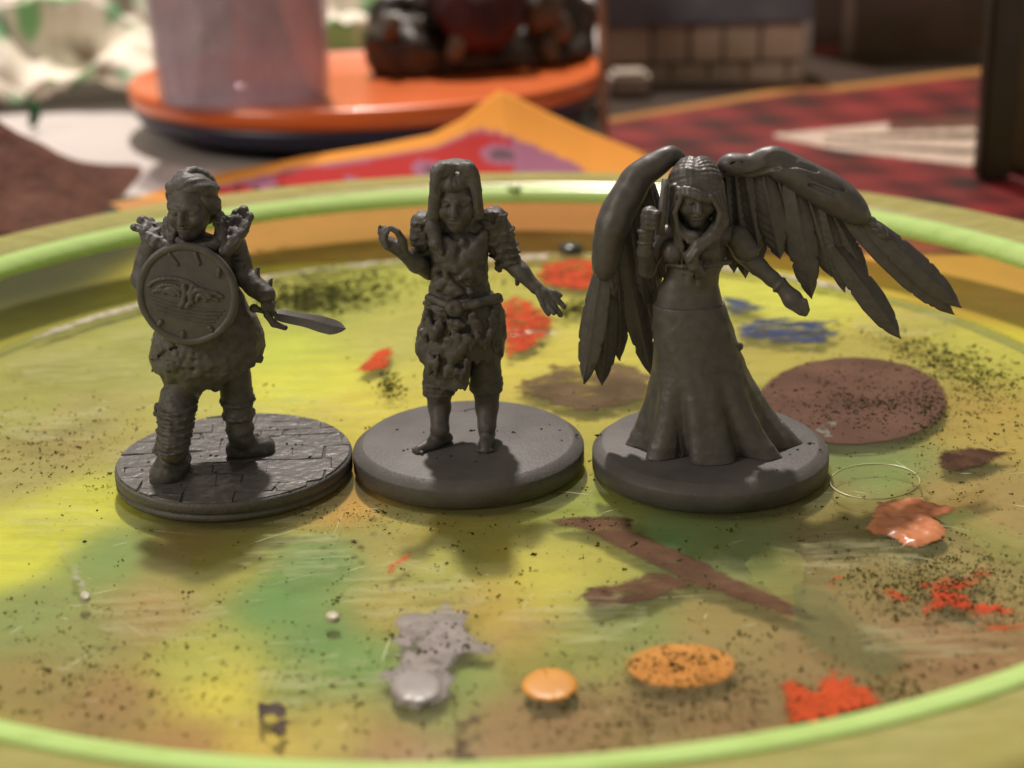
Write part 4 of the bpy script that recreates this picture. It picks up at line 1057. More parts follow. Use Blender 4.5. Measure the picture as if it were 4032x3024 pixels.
o = revolve('flange', [(84.2, 8.6), (86.5, 8.9), (91.0, 9.5), (92.2, 9.3), (92.8, 8.4), (93.0, 5.0), (92.2, 5.0), (92.0, 7.9), (90.6, 8.5), (86.0, 7.9), (84.2, 7.6)], 256, FLANGE, None, True, DC); on_lid(o)
o = revolve('rim_edge', [(80.75, 6.75), (81.3, 7.75), (82.0, 8.35), (82.9, 8.72), (84.0, 8.80), (84.6, 8.72), (84.4, 8.45), (82.9, 8.2), (81.7, 7.5), (80.9, 6.6)], 256, LIDRIM, None, True, DC); on_lid(o)
o = revolve('foot_ring', [(73.2, -.98), (75.0, -.98), (75.0, SZ + .04), (73.2, SZ + .04)], 200, mat('matte green plastic', (.40, .42, .14), .8, .1), None, True, DC, False); on_lid(o)

# ------------------------------------------------------------------ dried paint on the lid
def wob(poly, n, amp, seed):
    r = random.Random(seed); P_ = np.array(poly, float); out = []
    per = [np.linalg.norm(P_[(i + 1) % len(P_)] - P_[i]) for i in range(len(P_))]; tot = sum(per)
    for i in range(len(P_)):
        k = max(1, int(round(n * per[i] / tot)))
        for q in range(k):
            p = P_[i] + (P_[(i + 1) % len(P_)] - P_[i]) * q / k
            out.append(p + np.array([r.gauss(0, amp), r.gauss(0, amp)]))
    return out
def oval(cx, cy, rx, ry, n=48, pear=0): return [(cx + rx * math.cos(t_) * (1 + pear * math.cos(t_)), cy + ry * math.sin(t_) * (1 + pear * math.cos(t_))) for t_ in np.linspace(0, 2 * math.pi, n, endpoint=False)]
paintZ = [0.012]
def paint(name, poly, material, n=60, amp=.10, h=.10, seed=1, label=None, z=None):
    zz_ = paintZ[0] if z is None else z
    W_ = [on_z(px, py, zz_)[:2] for px, py in poly]
    if n: W_ = wob(W_, n, amp, seed)
    P_ = np.array(W_); Q_ = np.roll(P_, -1, 0)
    lo, hi = P_.min(0) - .6, P_.max(0) + .6
    g = float(np.clip((hi - lo).max() / 70, .12, .34))
    xs, ys = np.arange(lo[0], hi[0] + g, g), np.arange(lo[1], hi[1] + g, g)
    X, Y = np.meshgrid(xs, ys, indexing='ij'); pt = np.stack([X.ravel(), Y.ravel()], 1)
    ins = np.zeros(len(pt), bool); dm = np.full(len(pt), 1e9)
    for a_, b_ in zip(P_, Q_):
        c_ = (a_[1] > pt[:, 1]) != (b_[1] > pt[:, 1])
        xi = a_[0] + (pt[:, 1] - a_[1]) * (b_[0] - a_[0]) / (b_[1] - a_[1] + 1e-12)
        ins ^= c_ & (pt[:, 0] < xi)
        ab = b_ - a_; t_ = np.clip(((pt - a_) @ ab) / (ab @ ab + 1e-12), 0, 1); dm = np.minimum(dm, np.hypot(*(pt - a_ - t_[:, None] * ab).T))
    sd = np.where(ins, dm, -dm).reshape(X.shape)
    nrm_ = vnoise(np.stack([pt[:, 0], pt[:, 1], 0 * pt[:, 0] + seed], 1), .9, seed).reshape(X.shape)
    Zt = zz_ + h * .5 * np.clip(sd / .7, 0, 1) ** .6 * (1 + .35 * nrm_)
    n0, m0 = X.shape; ok = sd > -.5
    cell = ok[:-1, :-1] & ok[1:, :-1] & ok[1:, 1:] & ok[:-1, 1:]
    ii = np.argwhere(cell); a_ = ii[:, 0] * m0 + ii[:, 1]
    F_ = np.stack([a_, a_ + m0, a_ + m0 + 1, a_ + 1], 1)
    used, inv = np.unique(F_, return_inverse=True)
    V_ = np.stack([X.ravel(), Y.ravel(), Zt.ravel()], 1)[used]
    me = mesh_np(name, V_, inv.reshape(F_.shape))
    at_ = me.attributes.new('edge', 'FLOAT', 'POINT'); at_.data.foreach_set('value', sd.ravel()[used].astype(np.float32))
    o = link(name, me, material); paintZ[0] += .0045
    on_lid(o)
    if label: o['label'] = label
    return o
r5 = lambda pts: [(1300 + x * .6776, 1900 + y_ * .6776) for x, y_ in pts]
r6 = lambda pts: [(2632 + x * .6776, 1900 + y_ * .6776) for x, y_ in pts]
r4 = lambda pts: [(x * .633, 2000 + y_ * .633) for x, y_ in pts]
fv = lambda pts: [(x * S2, y_ * S2) for x, y_ in pts]
SILVER = add_alpha(mat('silver paint', (0.24, 0.215, 0.205) , .8, .08, var=.18, vscale=500, bump=.06, bscale=900), 420, .36, .48, amin=.25)
SILVER2 = mat('silver paint drop', (0.24, 0.22, 0.21) , .4, .4, var=.12, vscale=500, bump=.04, bscale=700)
YEL = mat('yellow ochre paint', (0.52, 0.24, 0.045) , .4, .3, var=.08, vscale=300, bump=.03, bscale=900)
PEACH = add_alpha(mat('thin orange paint', (0.50, 0.22, 0.055) , .8, .08, var=.15, vscale=500), 300, .30, .75, amin=.70, amax=.92)
BROWN = add_alpha(mat('brown paint stroke', (0.089, 0.044, 0.028) , .8, .08, var=.25, vscale=250, bump=.10, bscale=500), 230, .34, .56, (1.2, 4.0, 1), amin=.62, amax=.97, rot=.42)
DBROWN = mat('dark brown paint', (0.040, 0.020, 0.015) , .8, .08, var=.3, vscale=300, bump=.08, bscale=800)
RUST = add_alpha(mat('brown paint pool', (0.110, 0.060, 0.042) , .8, .08, var=.18, vscale=120, bump=.03, bscale=800), 300, .22, .3, amin=.9)
TAUPE = add_alpha(mat('taupe paint smear', (0.112, 0.076, 0.043) , .8, .08, var=.25, vscale=200), 170, .36, .5, (1, 1.8, 1), amin=.25, amax=.92)
RED = add_alpha(mat('dry red paint', (0.40, 0.050, 0.018) , .8, .08, var=.25, vscale=300, bump=.05, bscale=800), 330, .38, .5, (1, 1.8, 1), amin=.05)
RED2 = add_alpha(mat('red orange paint', (0.42, 0.062, 0.018) , .8, .08, var=.12, vscale=300, bump=.04, bscale=700), 240, .28, .42, amin=.5)
BLUE = add_alpha(mat('dry blue paint', (0.036, 0.050, 0.112) , .8, .08, var=.25, vscale=300), 260, .36, .54, (1, 2.4, 1), amin=.05)
SALMON = mat('salmon paint', (0.50, 0.19, 0.085) , .3, .4, var=.18, vscale=180, bump=.08, bscale=300)
PALE = add_alpha(mat('pale paint', (0.330, 0.317, 0.238) , .8, .08, var=.1, vscale=500), 500, .35, .5, amin=.2, amax=.9)
GREYP = add_alpha(mat('grey paint scrape', (0.172, 0.165, 0.139) , .8, .08, var=.2, vscale=600), 520, .36, .48, amin=.1)
PALE2 = mat('pale paint drop', (.40, .38, .28), .4, .3, var=.1, vscale=500)
feather_edge(SALMON, 3.0, .2)
for m_ in (SILVER, PEACH, BROWN, DBROWN, RUST, TAUPE, RED, RED2, BLUE, PALE, GREYP): feather_edge(m_, 1.0, .22 if m_ in (PEACH, RUST, DBROWN) else .8)
CLEAR = plastic('clear glue', (.97, .98, .88), (.42, .46, .18), .80, .12, .3)
paint('paint_spot', r5([(350, 800), (420, 750), (560, 750), (690, 690), (740, 740), (820, 730), (790, 830), (830, 880), (900, 930), (980, 930), (920, 1000), (820, 990), (740, 1010), (700, 1090), (720, 1150), (690, 1240), (600, 1290), (490, 1325), (370, 1270), (320, 1190), (230, 1150), (270, 1110), (390, 1060), (400, 960), (330, 910), (400, 880)]), SILVER, 90, .13, .12, 2, 'ragged silver grey paint')
def blob(name, poly, h, material, label=None, crease=0):
    """domed drop of thick paint"""
    z0 = paintZ[0]; W_ = np.array([on_z(px, py, z0)[:2] for px, py in poly]); c = W_.mean(0); n = len(W_); V = []; F = []
    prof_ = [(1, 0), (.985, .3), (.94, .58), (.85, .8), (.7, .92), (.45, .98), (.2, 1)]
    for s_, q in prof_:
        for p in W_: V.append((*(c + (p - c) * s_), z0 + h * q))
    V.append((*c, z0 + h))
    for k in range(len(prof_) - 1):
        for i in range(n): j = (i + 1) % n; F.append((k * n + i, k * n + j, k * n + n + j, k * n + n + i))
    b_ = (len(prof_) - 1) * n
    for i in range(n): F.append((b_ + i, b_ + (i + 1) % n, len(V) - 1))
    ar = np.sum(W_[:, 0] * np.roll(W_[:, 1], -1) - np.roll(W_[:, 0], -1) * W_[:, 1])
    if ar < 0: F = [f_[::-1] for f_ in F]
    o = link(name, mesh_py(name, V, F), material); on_lid(o); paintZ[0] += .0045
    if label: o['label'] = label
    return o
blob('paint_drop', r5(wob(oval(505, 1195, 150, 105), 60, 3, 3)), .4, SILVER2, 'raised round silver paint drop')
blob('paint_drop', r5(wob(oval(1258, 1180, 162, 96, 48, .12), 60, 2.5, 4)), .3, YEL, 'glossy yellow orange paint drop')
paint('paint_spot', fv(oval(1471, 1438, 123, 50)), PEACH, 0, 0, .06, 3, 'thin peach orange oval of paint')
blob('paint_drop', r4(oval(2070, 690, 46, 27)), .5, PALE2, 'small white paint drop')
paint('paint_stroke', fv([(1183, 1123), (1230, 1115), (1330, 1113), (1366, 1120), (1362, 1140), (1420, 1170), (1500, 1205), (1600, 1253), (1700, 1298), (1785, 1345), (1740, 1342), (1640, 1312), (1560, 1282), (1480, 1254), (1420, 1226), (1330, 1182), (1260, 1147), (1205, 1136)]), BROWN, 120, .10, .12, 4, 'long brown brush stroke')
paint('paint_stroke', fv([(1253, 1288), (1268, 1268), (1330, 1262), (1395, 1238), (1440, 1236), (1500, 1262), (1480, 1272), (1400, 1300), (1330, 1310), (1285, 1316)]), BROWN, 70, .10, .12, 5, 'short brown brush stroke')
paint('paint_stroke', fv([(1253, 1288), (1268, 1270), (1315, 1265), (1330, 1290), (1310, 1312), (1285, 1316)]), DBROWN, 30, .10, .08, 6)
paint('paint_spot', fv(oval(1842, 866, 207, 95)), RUST, 120, .08, .08, 7, 'large brown paint circle with flock stuck to it')
paint('paint_spot', fv([(1745, 930), (1770, 910), (1815, 905), (1818, 925), (1808, 948), (1775, 950), (1750, 940)]), GREYP, 60, .15, .07, 8)
paint('paint_spot', fv([(1640, 838), (1675, 845), (1698, 860), (1670, 858)]), GREYP, 30, .08, .07, 9)
paint('paint_smear', fv([(1110, 835), (1130, 822), (1180, 805), (1195, 785), (1225, 790), (1300, 780), (1380, 790), (1410, 815), (1400, 860), (1340, 880), (1260, 888), (1200, 876), (1160, 860), (1115, 850)]), TAUPE, 110, .35, .06, 10, 'taupe paint smear')
paint('paint_spot', fv([(1078, 655), (1110, 640), (1160, 655), (1190, 690), (1185, 720), (1150, 750), (1100, 770), (1085, 770)]), RED, 90, .4, .07, 11, 'dry red paint patch')
paint('paint_spot', fv([(767, 800), (800, 765), (845, 744), (848, 775), (830, 795), (790, 806)]), RED2, 60, .2, .08, 12, 'small red orange paint patch')
paint('paint_spot', fv([(1157, 580), (1190, 562), (1240, 558), (1300, 562), (1300, 620), (1230, 628), (1190, 615), (1160, 605)]), RED, 70, .4, .08, 13)
paint('paint_smear', fv([(1585, 705), (1640, 690), (1700, 685), (1760, 690), (1815, 695), (1780, 705), (1820, 722), (1770, 745), (1700, 742), (1610, 728)]), BLUE, 110, .4, .06, 14, 'blue paint smear')
paint('paint_smear', fv([(1560, 640), (1600, 645), (1660, 660), (1650, 672), (1580, 678), (1560, 668)]), BLUE, 60, .4, .06, 15)
paint('paint_spot', fv([(2022, 990), (2040, 972), (2090, 966), (2140, 972), (2195, 976), (2160, 990), (2120, 1010), (2060, 1018), (2030, 1010)]), feather_edge(add_alpha(mat('brown ring', (.060, .030, .018), .8, .08, var=.3, vscale=400), 300, .3, .45, amin=.6)), 70, .12, .09, 16, 'dark brown oval paint mark')
paint('paint_blob', r6(([(1140, 270), (1190, 200), (1215, 120), (1300, 110), (1470, 90), (1530, 130), (1690, 150), (1570, 200), (1530, 205), (1620, 270), (1610, 320), (1540, 350), (1450, 385), (1370, 370), (1330, 340), (1260, 310), (1180, 300)])), SALMON, 90, .10, .9, 17, 'glossy salmon paint blob')
paint('paint_smear', r6([(1430, 600), (1600, 530), (1700, 560), (1860, 480), (1870, 560), (1700, 640), (1750, 690), (1900, 700), (2060, 750), (1900, 775), (1750, 760), (1600, 720), (1500, 765), (1480, 700), (1520, 650)]), RED, 120, .3, .08, 18, 'red paint smear')
paint('paint_smear', r6([(1190, 630), (1300, 610), (1420, 670), (1380, 710), (1280, 670)]), RED, 40, .2, .07, 19)
paint('paint_smear', r6([(1780, 820), (1900, 830), (2066, 820), (2066, 860), (1900, 860)]), RED2, 40, .15, .07, 20)
paint('paint_smear', r6([(930, 560), (1000, 530), (1010, 545), (950, 580), (960, 610), (930, 600)]), RED2, 30, .12, .06, 22)
paint('paint_spot', r6([(650, 1150), (720, 1150), (850, 1200), (890, 1140), (960, 1075), (1040, 1130), (1200, 1200), (1260, 1290), (1100, 1340), (880, 1400), (650, 1420), (680, 1330), (640, 1250)]), RED2, 110, .25, .07, 23, 'broad red orange paint patch')
# brown flake with a hole: an outer and an inner loop joined by a slit
pr = [(1600, 1210), (1670, 1222), (1735, 1200), (1785, 1250), (1778, 1300), (1810, 1330), (1775, 1350), (1752, 1425), (1690, 1385), (1610, 1320)]
FLAKE = mat('brown paint flake', (.036, .019, .014), .6, .2, var=.3, vscale=400, bump=.05, bscale=900)
paint('paint_flake', r4(pr[:1] + pr[1:5] + [(1735, 1310), (1710, 1290), (1680, 1283), (1650, 1290), (1640, 1310), (1660, 1340), (1690, 1362), (1720, 1350), (1735, 1316), (1772, 1312)] + pr[5:]), feather_edge(FLAKE, 6.0, .05), 90, .05, .2, 24, 'dark brown paint flake with hole')
paint('paint_smear', r5([(730, 1380), (800, 1350), (860, 1380), (790, 1420), (770, 1500), (850, 1590), (1000, 1610), (1060, 1670), (700, 1670), (680, 1540), (740, 1480)]), feather_edge(add_alpha(mat('slate paint', (.075, .055, .045), .8, .08, var=.3, vscale=300), 260, .32, .48, amin=.45)), 70, .3, .06, 25, 'slate grey paint smear at the rim')
paint('paint_streak', r4([(380, 200), (440, 300), (480, 390), (540, 480), (565, 570), (510, 585), (495, 500), (455, 430), (440, 340)]), PALE, 60, .12, .06, 26)
blob('paint_drop', r4(oval(532, 560, 34, 26)), .4, PALE2)
paint('paint_streak', r5([(330, 480), (400, 430), (470, 412), (460, 450), (380, 490), (340, 545)]), RED2, 30, .1, .05, 27)
for i, (x_, y_, w_) in enumerate([(780, 1182, 11), (700, 1183, 10), (708, 1150, 7), (720, 1160, 8), (805, 1122, 11), (765, 1170, 8), (690, 1185, 5)]):
    paint('paint_speck', fv(oval(x_, y_, w_, w_ * .55, 14)), BROWN, 0, 0, .06, 28 + i)
# clear glue ring and clear tape-like smears
cpts = [on_z(*p, .10) for p in fv(oval(1890, 1040, 97, 38, 64))]
o = tube('glue_ring', cpts + [cpts[0]], [.05 + .07 * abs(math.sin(i * .31) * math.sin(i * .13 + 1)) for i in range(65)], mat('dried glue', (.42, .42, .22), .3, .5), None, 8, False); on_lid(o); o['label'] = 'thin clear ring of dried glue'
paint('clear_smear', r6([(1570, 200), (1700, 150), (2066, 330), (2066, 470), (1900, 420), (1750, 310)]), CLEAR, 40, .1, .08, 40)
paint('clear_smear', r6([(480, 470), (560, 380), (680, 390), (770, 450), (740, 640), (640, 640), (520, 560)]), CLEAR, 40, .15, .08, 41)
paint('clear_smear', r6([(740, 600), (900, 640), (1050, 780), (1350, 960), (1340, 1060), (1240, 1110), (1080, 1060), (850, 930), (760, 800)]), plastic('clear green glue', (.86, .92, .84), (.24, .27, .15), .74, .12, .3), 60, .15, .08, 42)
paint('clear_smear', r5(oval(1190, 990, 180, 110, 30)), CLEAR, 60, .2, .06, 43)
# chalky residue where the floor meets the wall
RES = add_alpha(mat('chalky residue', (.45, .41, .34), .9, .05, var=.2, vscale=500), 330, .36, .52, amin=.05)
def residue(a0, a1, r0, r1, seed):
    A = np.radians(np.linspace(a0, a1, 24)); r = random.Random(seed)
    out = [(DC[0] + (r1 + r.gauss(0, .25)) * math.cos(t_), DC[1] + (r1 + r.gauss(0, .25)) * math.sin(t_)) for t_ in A] + [(DC[0] + (r0 + r.gauss(0, .35)) * math.cos(t_), DC[1] + (r0 + r.gauss(0, .35)) * math.sin(t_)) for t_ in A[::-1]]
    o = prism('residue', out, .02, .12, RES, None, .05); on_lid(o)
residue(118, 150, 71.0, 72.5, 1); residue(82, 99, 69.5, 72.5, 2); residue(38, 66, 71, 72.5, 3); residue(99, 118, 71.6, 72.5, 4)
BLK = mat('wet dark drop', (.03, .045, .05), .15, .6)
blob('paint_drop', fv(oval(1232, 536, 26, 8, 24)), .8, BLK)

# fine scratches and dried wipe marks on the floor of the lid, too many to count
VV = []; FF = []; cnt = 0
for _ in range(420):
    a_ = nrng.uniform(0, 6.28); r_ = 71 * math.sqrt(nrng.random()); c_ = np.array([DC[0] + r_ * math.cos(a_), DC[1] + r_ * math.sin(a_)])
    d_ = nrng.normal(.15, .5) + (3.14 if nrng.random() < .5 else 0); L_ = nrng.uniform(1, 9) * nrng.random(); w_ = nrng.uniform(.02, .10); cv = nrng.normal(0, .12)
    if r_ + L_ * 2.6 > 72: continue
    k_ = 6
    for q in range(k_ + 1):
        t_ = q / k_; an = d_ + cv * t_; c_ = c_ + np.array([math.cos(an), math.sin(an)]) * L_ / k_; nn_ = np.array([-math.sin(an), math.cos(an)]) * w_ * math.sin((t_ * .9 + .05) * 3.14)
        VV += [(*(c_ + nn_), .006), (*(c_ - nn_), .006)]
    for q in range(k_): b_ = cnt + 2 * q; FF.append((b_, b_ + 1, b_ + 3, b_ + 2))
    cnt += 2 * (k_ + 1)
o = link('scratches', mesh_py('scratches', VV, FF), add_alpha(mat('scratched plastic', (.52, .52, .36), .5, .3), 500, .3, .7, amin=.15, amax=.75), None, False); on_lid(o); o['kind'] = 'stuff'
SMEAR = feather_edge(add_alpha(mat('dried wipe mark', (.42, .42, .23), .6, .2), 150, .42, .72, (1, 5, 1), amin=0, amax=.42, rot=-.3))
for k_, (x_, y_, w_, h_) in enumerate([(160, 790, 150, 40), (330, 730, 110, 25), (120, 920, 140, 40), (330, 1000, 100, 40), (110, 1120, 120, 40), (650, 1200, 120, 50), (330, 1330, 160, 60), (880, 1280, 160, 70), (1250, 1330, 150, 60), (700, 1480, 170, 60), (1850, 1180, 150, 60), (2000, 1380, 150, 60), (650, 900, 110, 50), (1950, 700, 120, 30)]):
    paint('wipe_mark', fv(oval(x_, y_, w_, h_, 30)), SMEAR, 40, .8, .01, 60 + k_)
# ------------------------------------------------------------------ scattered flock: tens of thousands nobody could count, one object
FLOCK = mat('dark green flock', (.028, .032, .010), .9, .05, var2=(.085, .080, .026), vscale=700)
VV = []; FF = []
oct_f = np.array([(0, 2, 4), (2, 1, 4), (1, 3, 4), (3, 0, 4), (2, 0, 5), (1, 2, 5), (3, 1, 5), (0, 3, 5)])
oct_v = np.array([(1, 0, 0), (-1, 0, 0), (0, .8, 0), (0, -.8, 0), (0, 0, .7), (0, 0, -.5)])
cnt = 0
def grain(p, sz):
    global cnt
    R = rotm(*nrng.uniform(-.5, .5, 2), nrng.uniform(0, 6.28))
    VV.append((oct_v * nrng.uniform(.5, 1.4, (6, 3)) * sz) @ R.T + p); FF.append(oct_f + 6 * cnt); cnt += 1
def scatter(px, py, sx, sy, n, s0=.10, s1=.30, ang=0):
    for _ in range(int(n * 1.6)):
        u, v_ = nrng.normal(0, 1, 2)
        x = px + u * sx * math.cos(ang) - v_ * sy * math.sin(ang); y_ = py + u * sx * math.sin(ang) + v_ * sy * math.cos(ang)
        p = on_z(x * S2, y_ * S2, .1)
        rr_ = math.hypot(p[0] - DC[0], p[1] - DC[1])
        if rr_ > 71.8: continue
        if any(math.hypot(p[0] - b_[0], p[1] - b_[1]) < 12.7 for b_ in BASES): continue
        sz = .72 * (s0 + (s1 - s0) * nrng.random() ** 2.4)
        clump = 1 if nrng.random() < .6 else nrng.integers(2, 6)
        for _k in range(clump): grain(p + np.array([*nrng.normal(0, sz * 1.1, 2), sz * .25]), sz * nrng.uniform(.6, 1))
scatter(1100, 1150, 800, 330, 1000, .12, .36); scatter(1950, 1150, 260, 230, 300, .1, .3)
scatter(120, 960, 110, 60, 260, .12, .32); scatter(150, 1450, 160, 90, 200, .12, .36)
scatter(690, 635, 70, 16, 420, .25, .7); scatter(790, 600, 60, 8, 110, .22, .6); scatter(650, 660, 50, 10, 160, .22, .6); scatter(840, 830, 14, 16, 90, .16, .45); scatter(1000, 600, 90, 25, 90, .18, .5); scatter(640, 570, 60, 10, 40, .2, .7)
scatter(1250, 668, 22, 8, 120, .22, .6); scatter(1140, 690, 30, 30, 90); scatter(1230, 590, 40, 14, 80, .12, .3)
scatter(2050, 780, 90, 22, 420, .16, .45, .35); scatter(2120, 850, 70, 40, 200); scatter(1960, 750, 60, 12, 110, .12, .3, .3)
scatter(1850, 860, 110, 42, 520, .09, .28); scatter(1900, 870, 50, 8, 130, .1, .26); scatter(2010, 880, 18, 40, 130, .12, .3)
scatter(2080, 1000, 110, 60, 180, .08, .24)
scatter(2080, 1260, 110, 45, 520, .10, .32, .1); scatter(1950, 1270, 70, 35, 220, .1, .3); scatter(1980, 1160, 80, 50, 120, .08, .24)
scatter(1560, 1500, 190, 40, 260, .12, .32); scatter(1480, 1435, 70, 25, 110, .1, .25); scatter(1950, 1500, 70, 30, 150, .12, .32); scatter(1320, 1560, 150, 50, 120, .12, .34)
scatter(930, 1130, 120, 12, 60, .08, .2); scatter(760, 1110, 60, 14, 90, .08, .22); scatter(1250, 1125, 60, 10, 20, .08, .2); scatter(700, 1500, 200, 90, 90, .12, .34)
scatter(1000, 1250, 160, 60, 60, .08, .2); scatter(640, 1440, 90, 60, 40, .1, .36)
# grains caught on the far rim
for (px, py, n, sx) in ((510, 409, 8, 8), (560, 407, 5, 7), (612, 404, 14, 12), (678, 412, 12, 10), (700, 405, 4, 6), (940, 382, 6, 5), (1090, 392, 10, 8), (1110, 405, 12, 14)):
    for _ in range(n):
        x, y_ = nrng.normal(px, sx), nrng.normal(py, 3); p = on_z(x * S2, y_ * S2, 8.6); grain(p, nrng.uniform(.25, .5))
fl = link('flock', mesh_np('flock', np.concatenate(VV), np.concatenate(FF)), FLOCK, None, False)
tag(fl, 'dark green modelling flock scattered over the green lid', 'flock', kind='stuff')
# ------------------------------------------------------------------ out-of-focus things behind
def at(px, py, y_): return on_y(px, py, y_)
# brown crumbly terrain heap
def heap():
    nx, ny = 90, 70
    xs = np.linspace(-175, -62, nx); ys = np.linspace(104, 200, ny)
    X, Y = np.meshgrid(xs, ys, indexing='ij')
    p0, p1 = on_y(500, 815, 134), on_y(0, 470, 134)
    H = p0[2] + (X - p0[0]) * (p1[2] - p0[2]) / (p1[0] - p0[0])
    H = H - TZ
    edge = np.where(Y < 134, np.clip((Y - 104) / 30, 0, 1) ** .6, np.clip(1 - np.maximum(Y - 134, 0) / 38, 0, 1)) * np.clip((X + 175) / 12, 0, 1) ** .5
    q = np.stack([X.ravel(), Y.ravel(), 0 * X.ravel()], 1)
    nz = (vnoise(q, 6, 3) * .9 + vnoise(q, 2.6, 4) * .6).reshape(X.shape)
    Z = TZ + np.clip(H, 0, 48) * edge + nz * np.clip(H / 10, 0, 1) * edge
    Z = np.maximum(Z - .35, TZ - .5)
    n, m = X.shape
    o = grid_mesh('terrain_heap', X, Y, Z, None, mat('brown terrain', (.105, .045, .030), .8, .12, var=.25, vscale=140, bump=.9, bscale=420, detail=4))
    # close it with a floor
    return o
tag(heap(), 'brown crumbly terrain piece sloping down behind the lid', 'terrain')

# crumpled white paper with green paint stains
def crumple():
    nu, nv = 110, 90
    u, v_ = np.meshgrid(np.linspace(0, 1, nu), np.linspace(0, 1, nv), indexing='ij')
    X = -175 + 160 * u; Y = 232 + 110 * v_ + 18 * u; Z0 = 2 + 82 * v_ ** 1.1
    q = np.stack([X.ravel(), Y.ravel() * 1.2, Z0.ravel() * 0], 1)
    def ridged(s, seed): return (1 - 2 * np.abs(vnoise(q, s, seed))).reshape(X.shape)
    Z = TZ + np.maximum(.3, Z0 + ridged(30, 3) * 7 + ridged(14, 4) * 4 + ridged(6, 5) * 1.6 - 4)
    Y = Y - ridged(22, 9) * 6
    C = np.ones((*X.shape, 3)) * np.array([.80, .73, .62])
    n1 = vnoise(q, 9, 21).reshape(X.shape); n2 = vnoise(q, 7, 22).reshape(X.shape); n3 = vnoise(q, 8, 23).reshape(X.shape)
    def blend(C, m_, col): return C * (1 - m_[..., None]) + np.array(col) * m_[..., None]
    C = blend(C, np.clip((n1 - .30) * 4, 0, .9), (.15, .42, .14)); C = blend(C, np.clip((n2 - .42) * 5, 0, .85), (.02, .22, .06)); C = blend(C, np.clip((n3 - .50) * 5, 0, .9), (.10, .05, .02))
    return grid_mesh('crumpled_paper', X, Y, Z, C, attr_mat('stained paper', .6, .2), .4)
tag(crumple(), 'crumpled white paper stained with green paint', 'paper')
# dark green wad beside it
v = Clay((-112, 200, TZ), (-84, 236, 32), .9)
p = on_y(-10, 260, 215)
v.ball((p[0] - 6, 218, TZ + 9), (10, 9, 10), 2); v.ball((p[0] - 9, 218, TZ + 20), (9, 8, 11), 3); v.ball((p[0] + 1, 214, TZ + 5), (8, 6, 6), 2); v.rough(1.6, 5, 3).rough(.6, 2.2, 4)
o = v.build('cloth_wad', mat('dark green cloth', (.008, .10, .028), .7, .2, var=.4, vscale=80), None); tag(o, 'dark green cloth wad in front of the crumpled paper', 'cloth')

# orange lid with navy underside, on the table
PC = (on_y(1450, 300, 214)[0], 214)
pl = empty('round_tray', (PC[0], PC[1], TZ)); tag(pl, 'round orange tray with navy blue underside', 'tray')
def child(o, root): o.location = o.location - root.location; o.parent = root; return o
ORANGE = mat('orange plastic', (.66, .13, .022), .35, .5, var=.06, vscale=40, coat=.2)
NAVY = mat('navy plastic', (.012, .012, .035), .4, .5, var=.1, vscale=40)
RP = 56.5
child(revolve('top', [(0.001, 10.0), (RP - 3, 10.0), (RP - 2.2, 11.1), (RP - .8, 11.3), (RP, 10.6), (RP + .2, 8.6), (RP - .4, 6.7), (0.001, 6.7)], 160, ORANGE, None, False, PC), pl)
child(revolve('underside', [(0.001, 6.65), (RP - .6, 6.65), (RP - .9, 4.4), (RP - 2.6, 2.2), (RP - 6, 1.4), (RP - 10, 1.2), (RP - 11, TZ + .05), (0.001, TZ + .05)], 160, NAVY, None, False, PC), pl)
# cloudy plastic cup
cupx = on_y(968, 395, 181)[0]
cup = empty('plastic_cup', (cupx, 181, 10.05)); tag(cup, 'cloudy mauve plastic cup with dirty paint water on the orange tray', 'cup')
CUP = plastic('cloudy cup', (.95, .91, .94), (.52, .46, .50), .72, .10, .5, 0, .35)
WATER = plastic('dirty paint water', (.93, .90, .92), (.56, .50, .53), .62, .10, .6)
rb, rt2 = 18.6, 20.2
child(revolve('wall', [(0.001, 10.1), (rb - 1, 10.1), (rb, 10.8), (rt2, 52), (rt2 - 1, 52), (rb - 1, 11.4), (0.001, 11.4)], 96, CUP, None, False, (cupx, 181)), cup)
child(revolve('water', [(0.001, 11.5), (rb - 1.3, 11.5), (rt2 - 1.8, 40), (0.001, 40)], 96, WATER, None, False, (cupx, 181)), cup)
# dark lumpy painted model on the tray
v = Clay((at(1440, 300, 225)[0] - 4, 175, 9.8), (at(2360, 200, 245)[0] + 6, 275, 62), .9)
DK = lambda px, py, y_: on_y(px, py, y_ - 8)
for (px, py, y_, r) in ((1560, 170, 222, 7.5), (1530, 60, 226, 6), (1640, 230, 220, 8), (1760, 250, 222, 7), (1900, 240, 226, 8), (2050, 230, 230, 8), (2200, 210, 234, 7.5), (2280, 200, 238, 5), (1700, 60, 232, 9), (1900, 60, 238, 10), (2120, 80, 238, 9), (2230, 60, 240, 7), (1800, -100, 240, 12), (2050, -100, 244, 12)):
    c = DK(px, py, y_); v.ball(c, (r, r * .9, r), 3.5)
v.rough(1.6, 6, 5).rough(.8, 2.6, 6)
sl, X, Y, Z = v.grid((-999, -999, -999), (999, 999, 999)); v.d[sl] = np.maximum(v.d[sl], 10.05 - Z)
c0 = on_y(1880, 300, 225)
md_ = empty('painted_model', (c0[0], 222, 10.05)); tag(md_, 'dark brown lumpy painted model with maroon cloth on the orange tray', 'model')
child(v.build('body', mat('dark brown paint on model', (.018, .011, .007), .45, .4, var2=(.06, .045, .03), vscale=110), None), md_)
v = Clay((at(1700, 250, 240)[0] - 6, 190, 9), (at(2080, 0, 240)[0] + 6, 236, 62), .8)
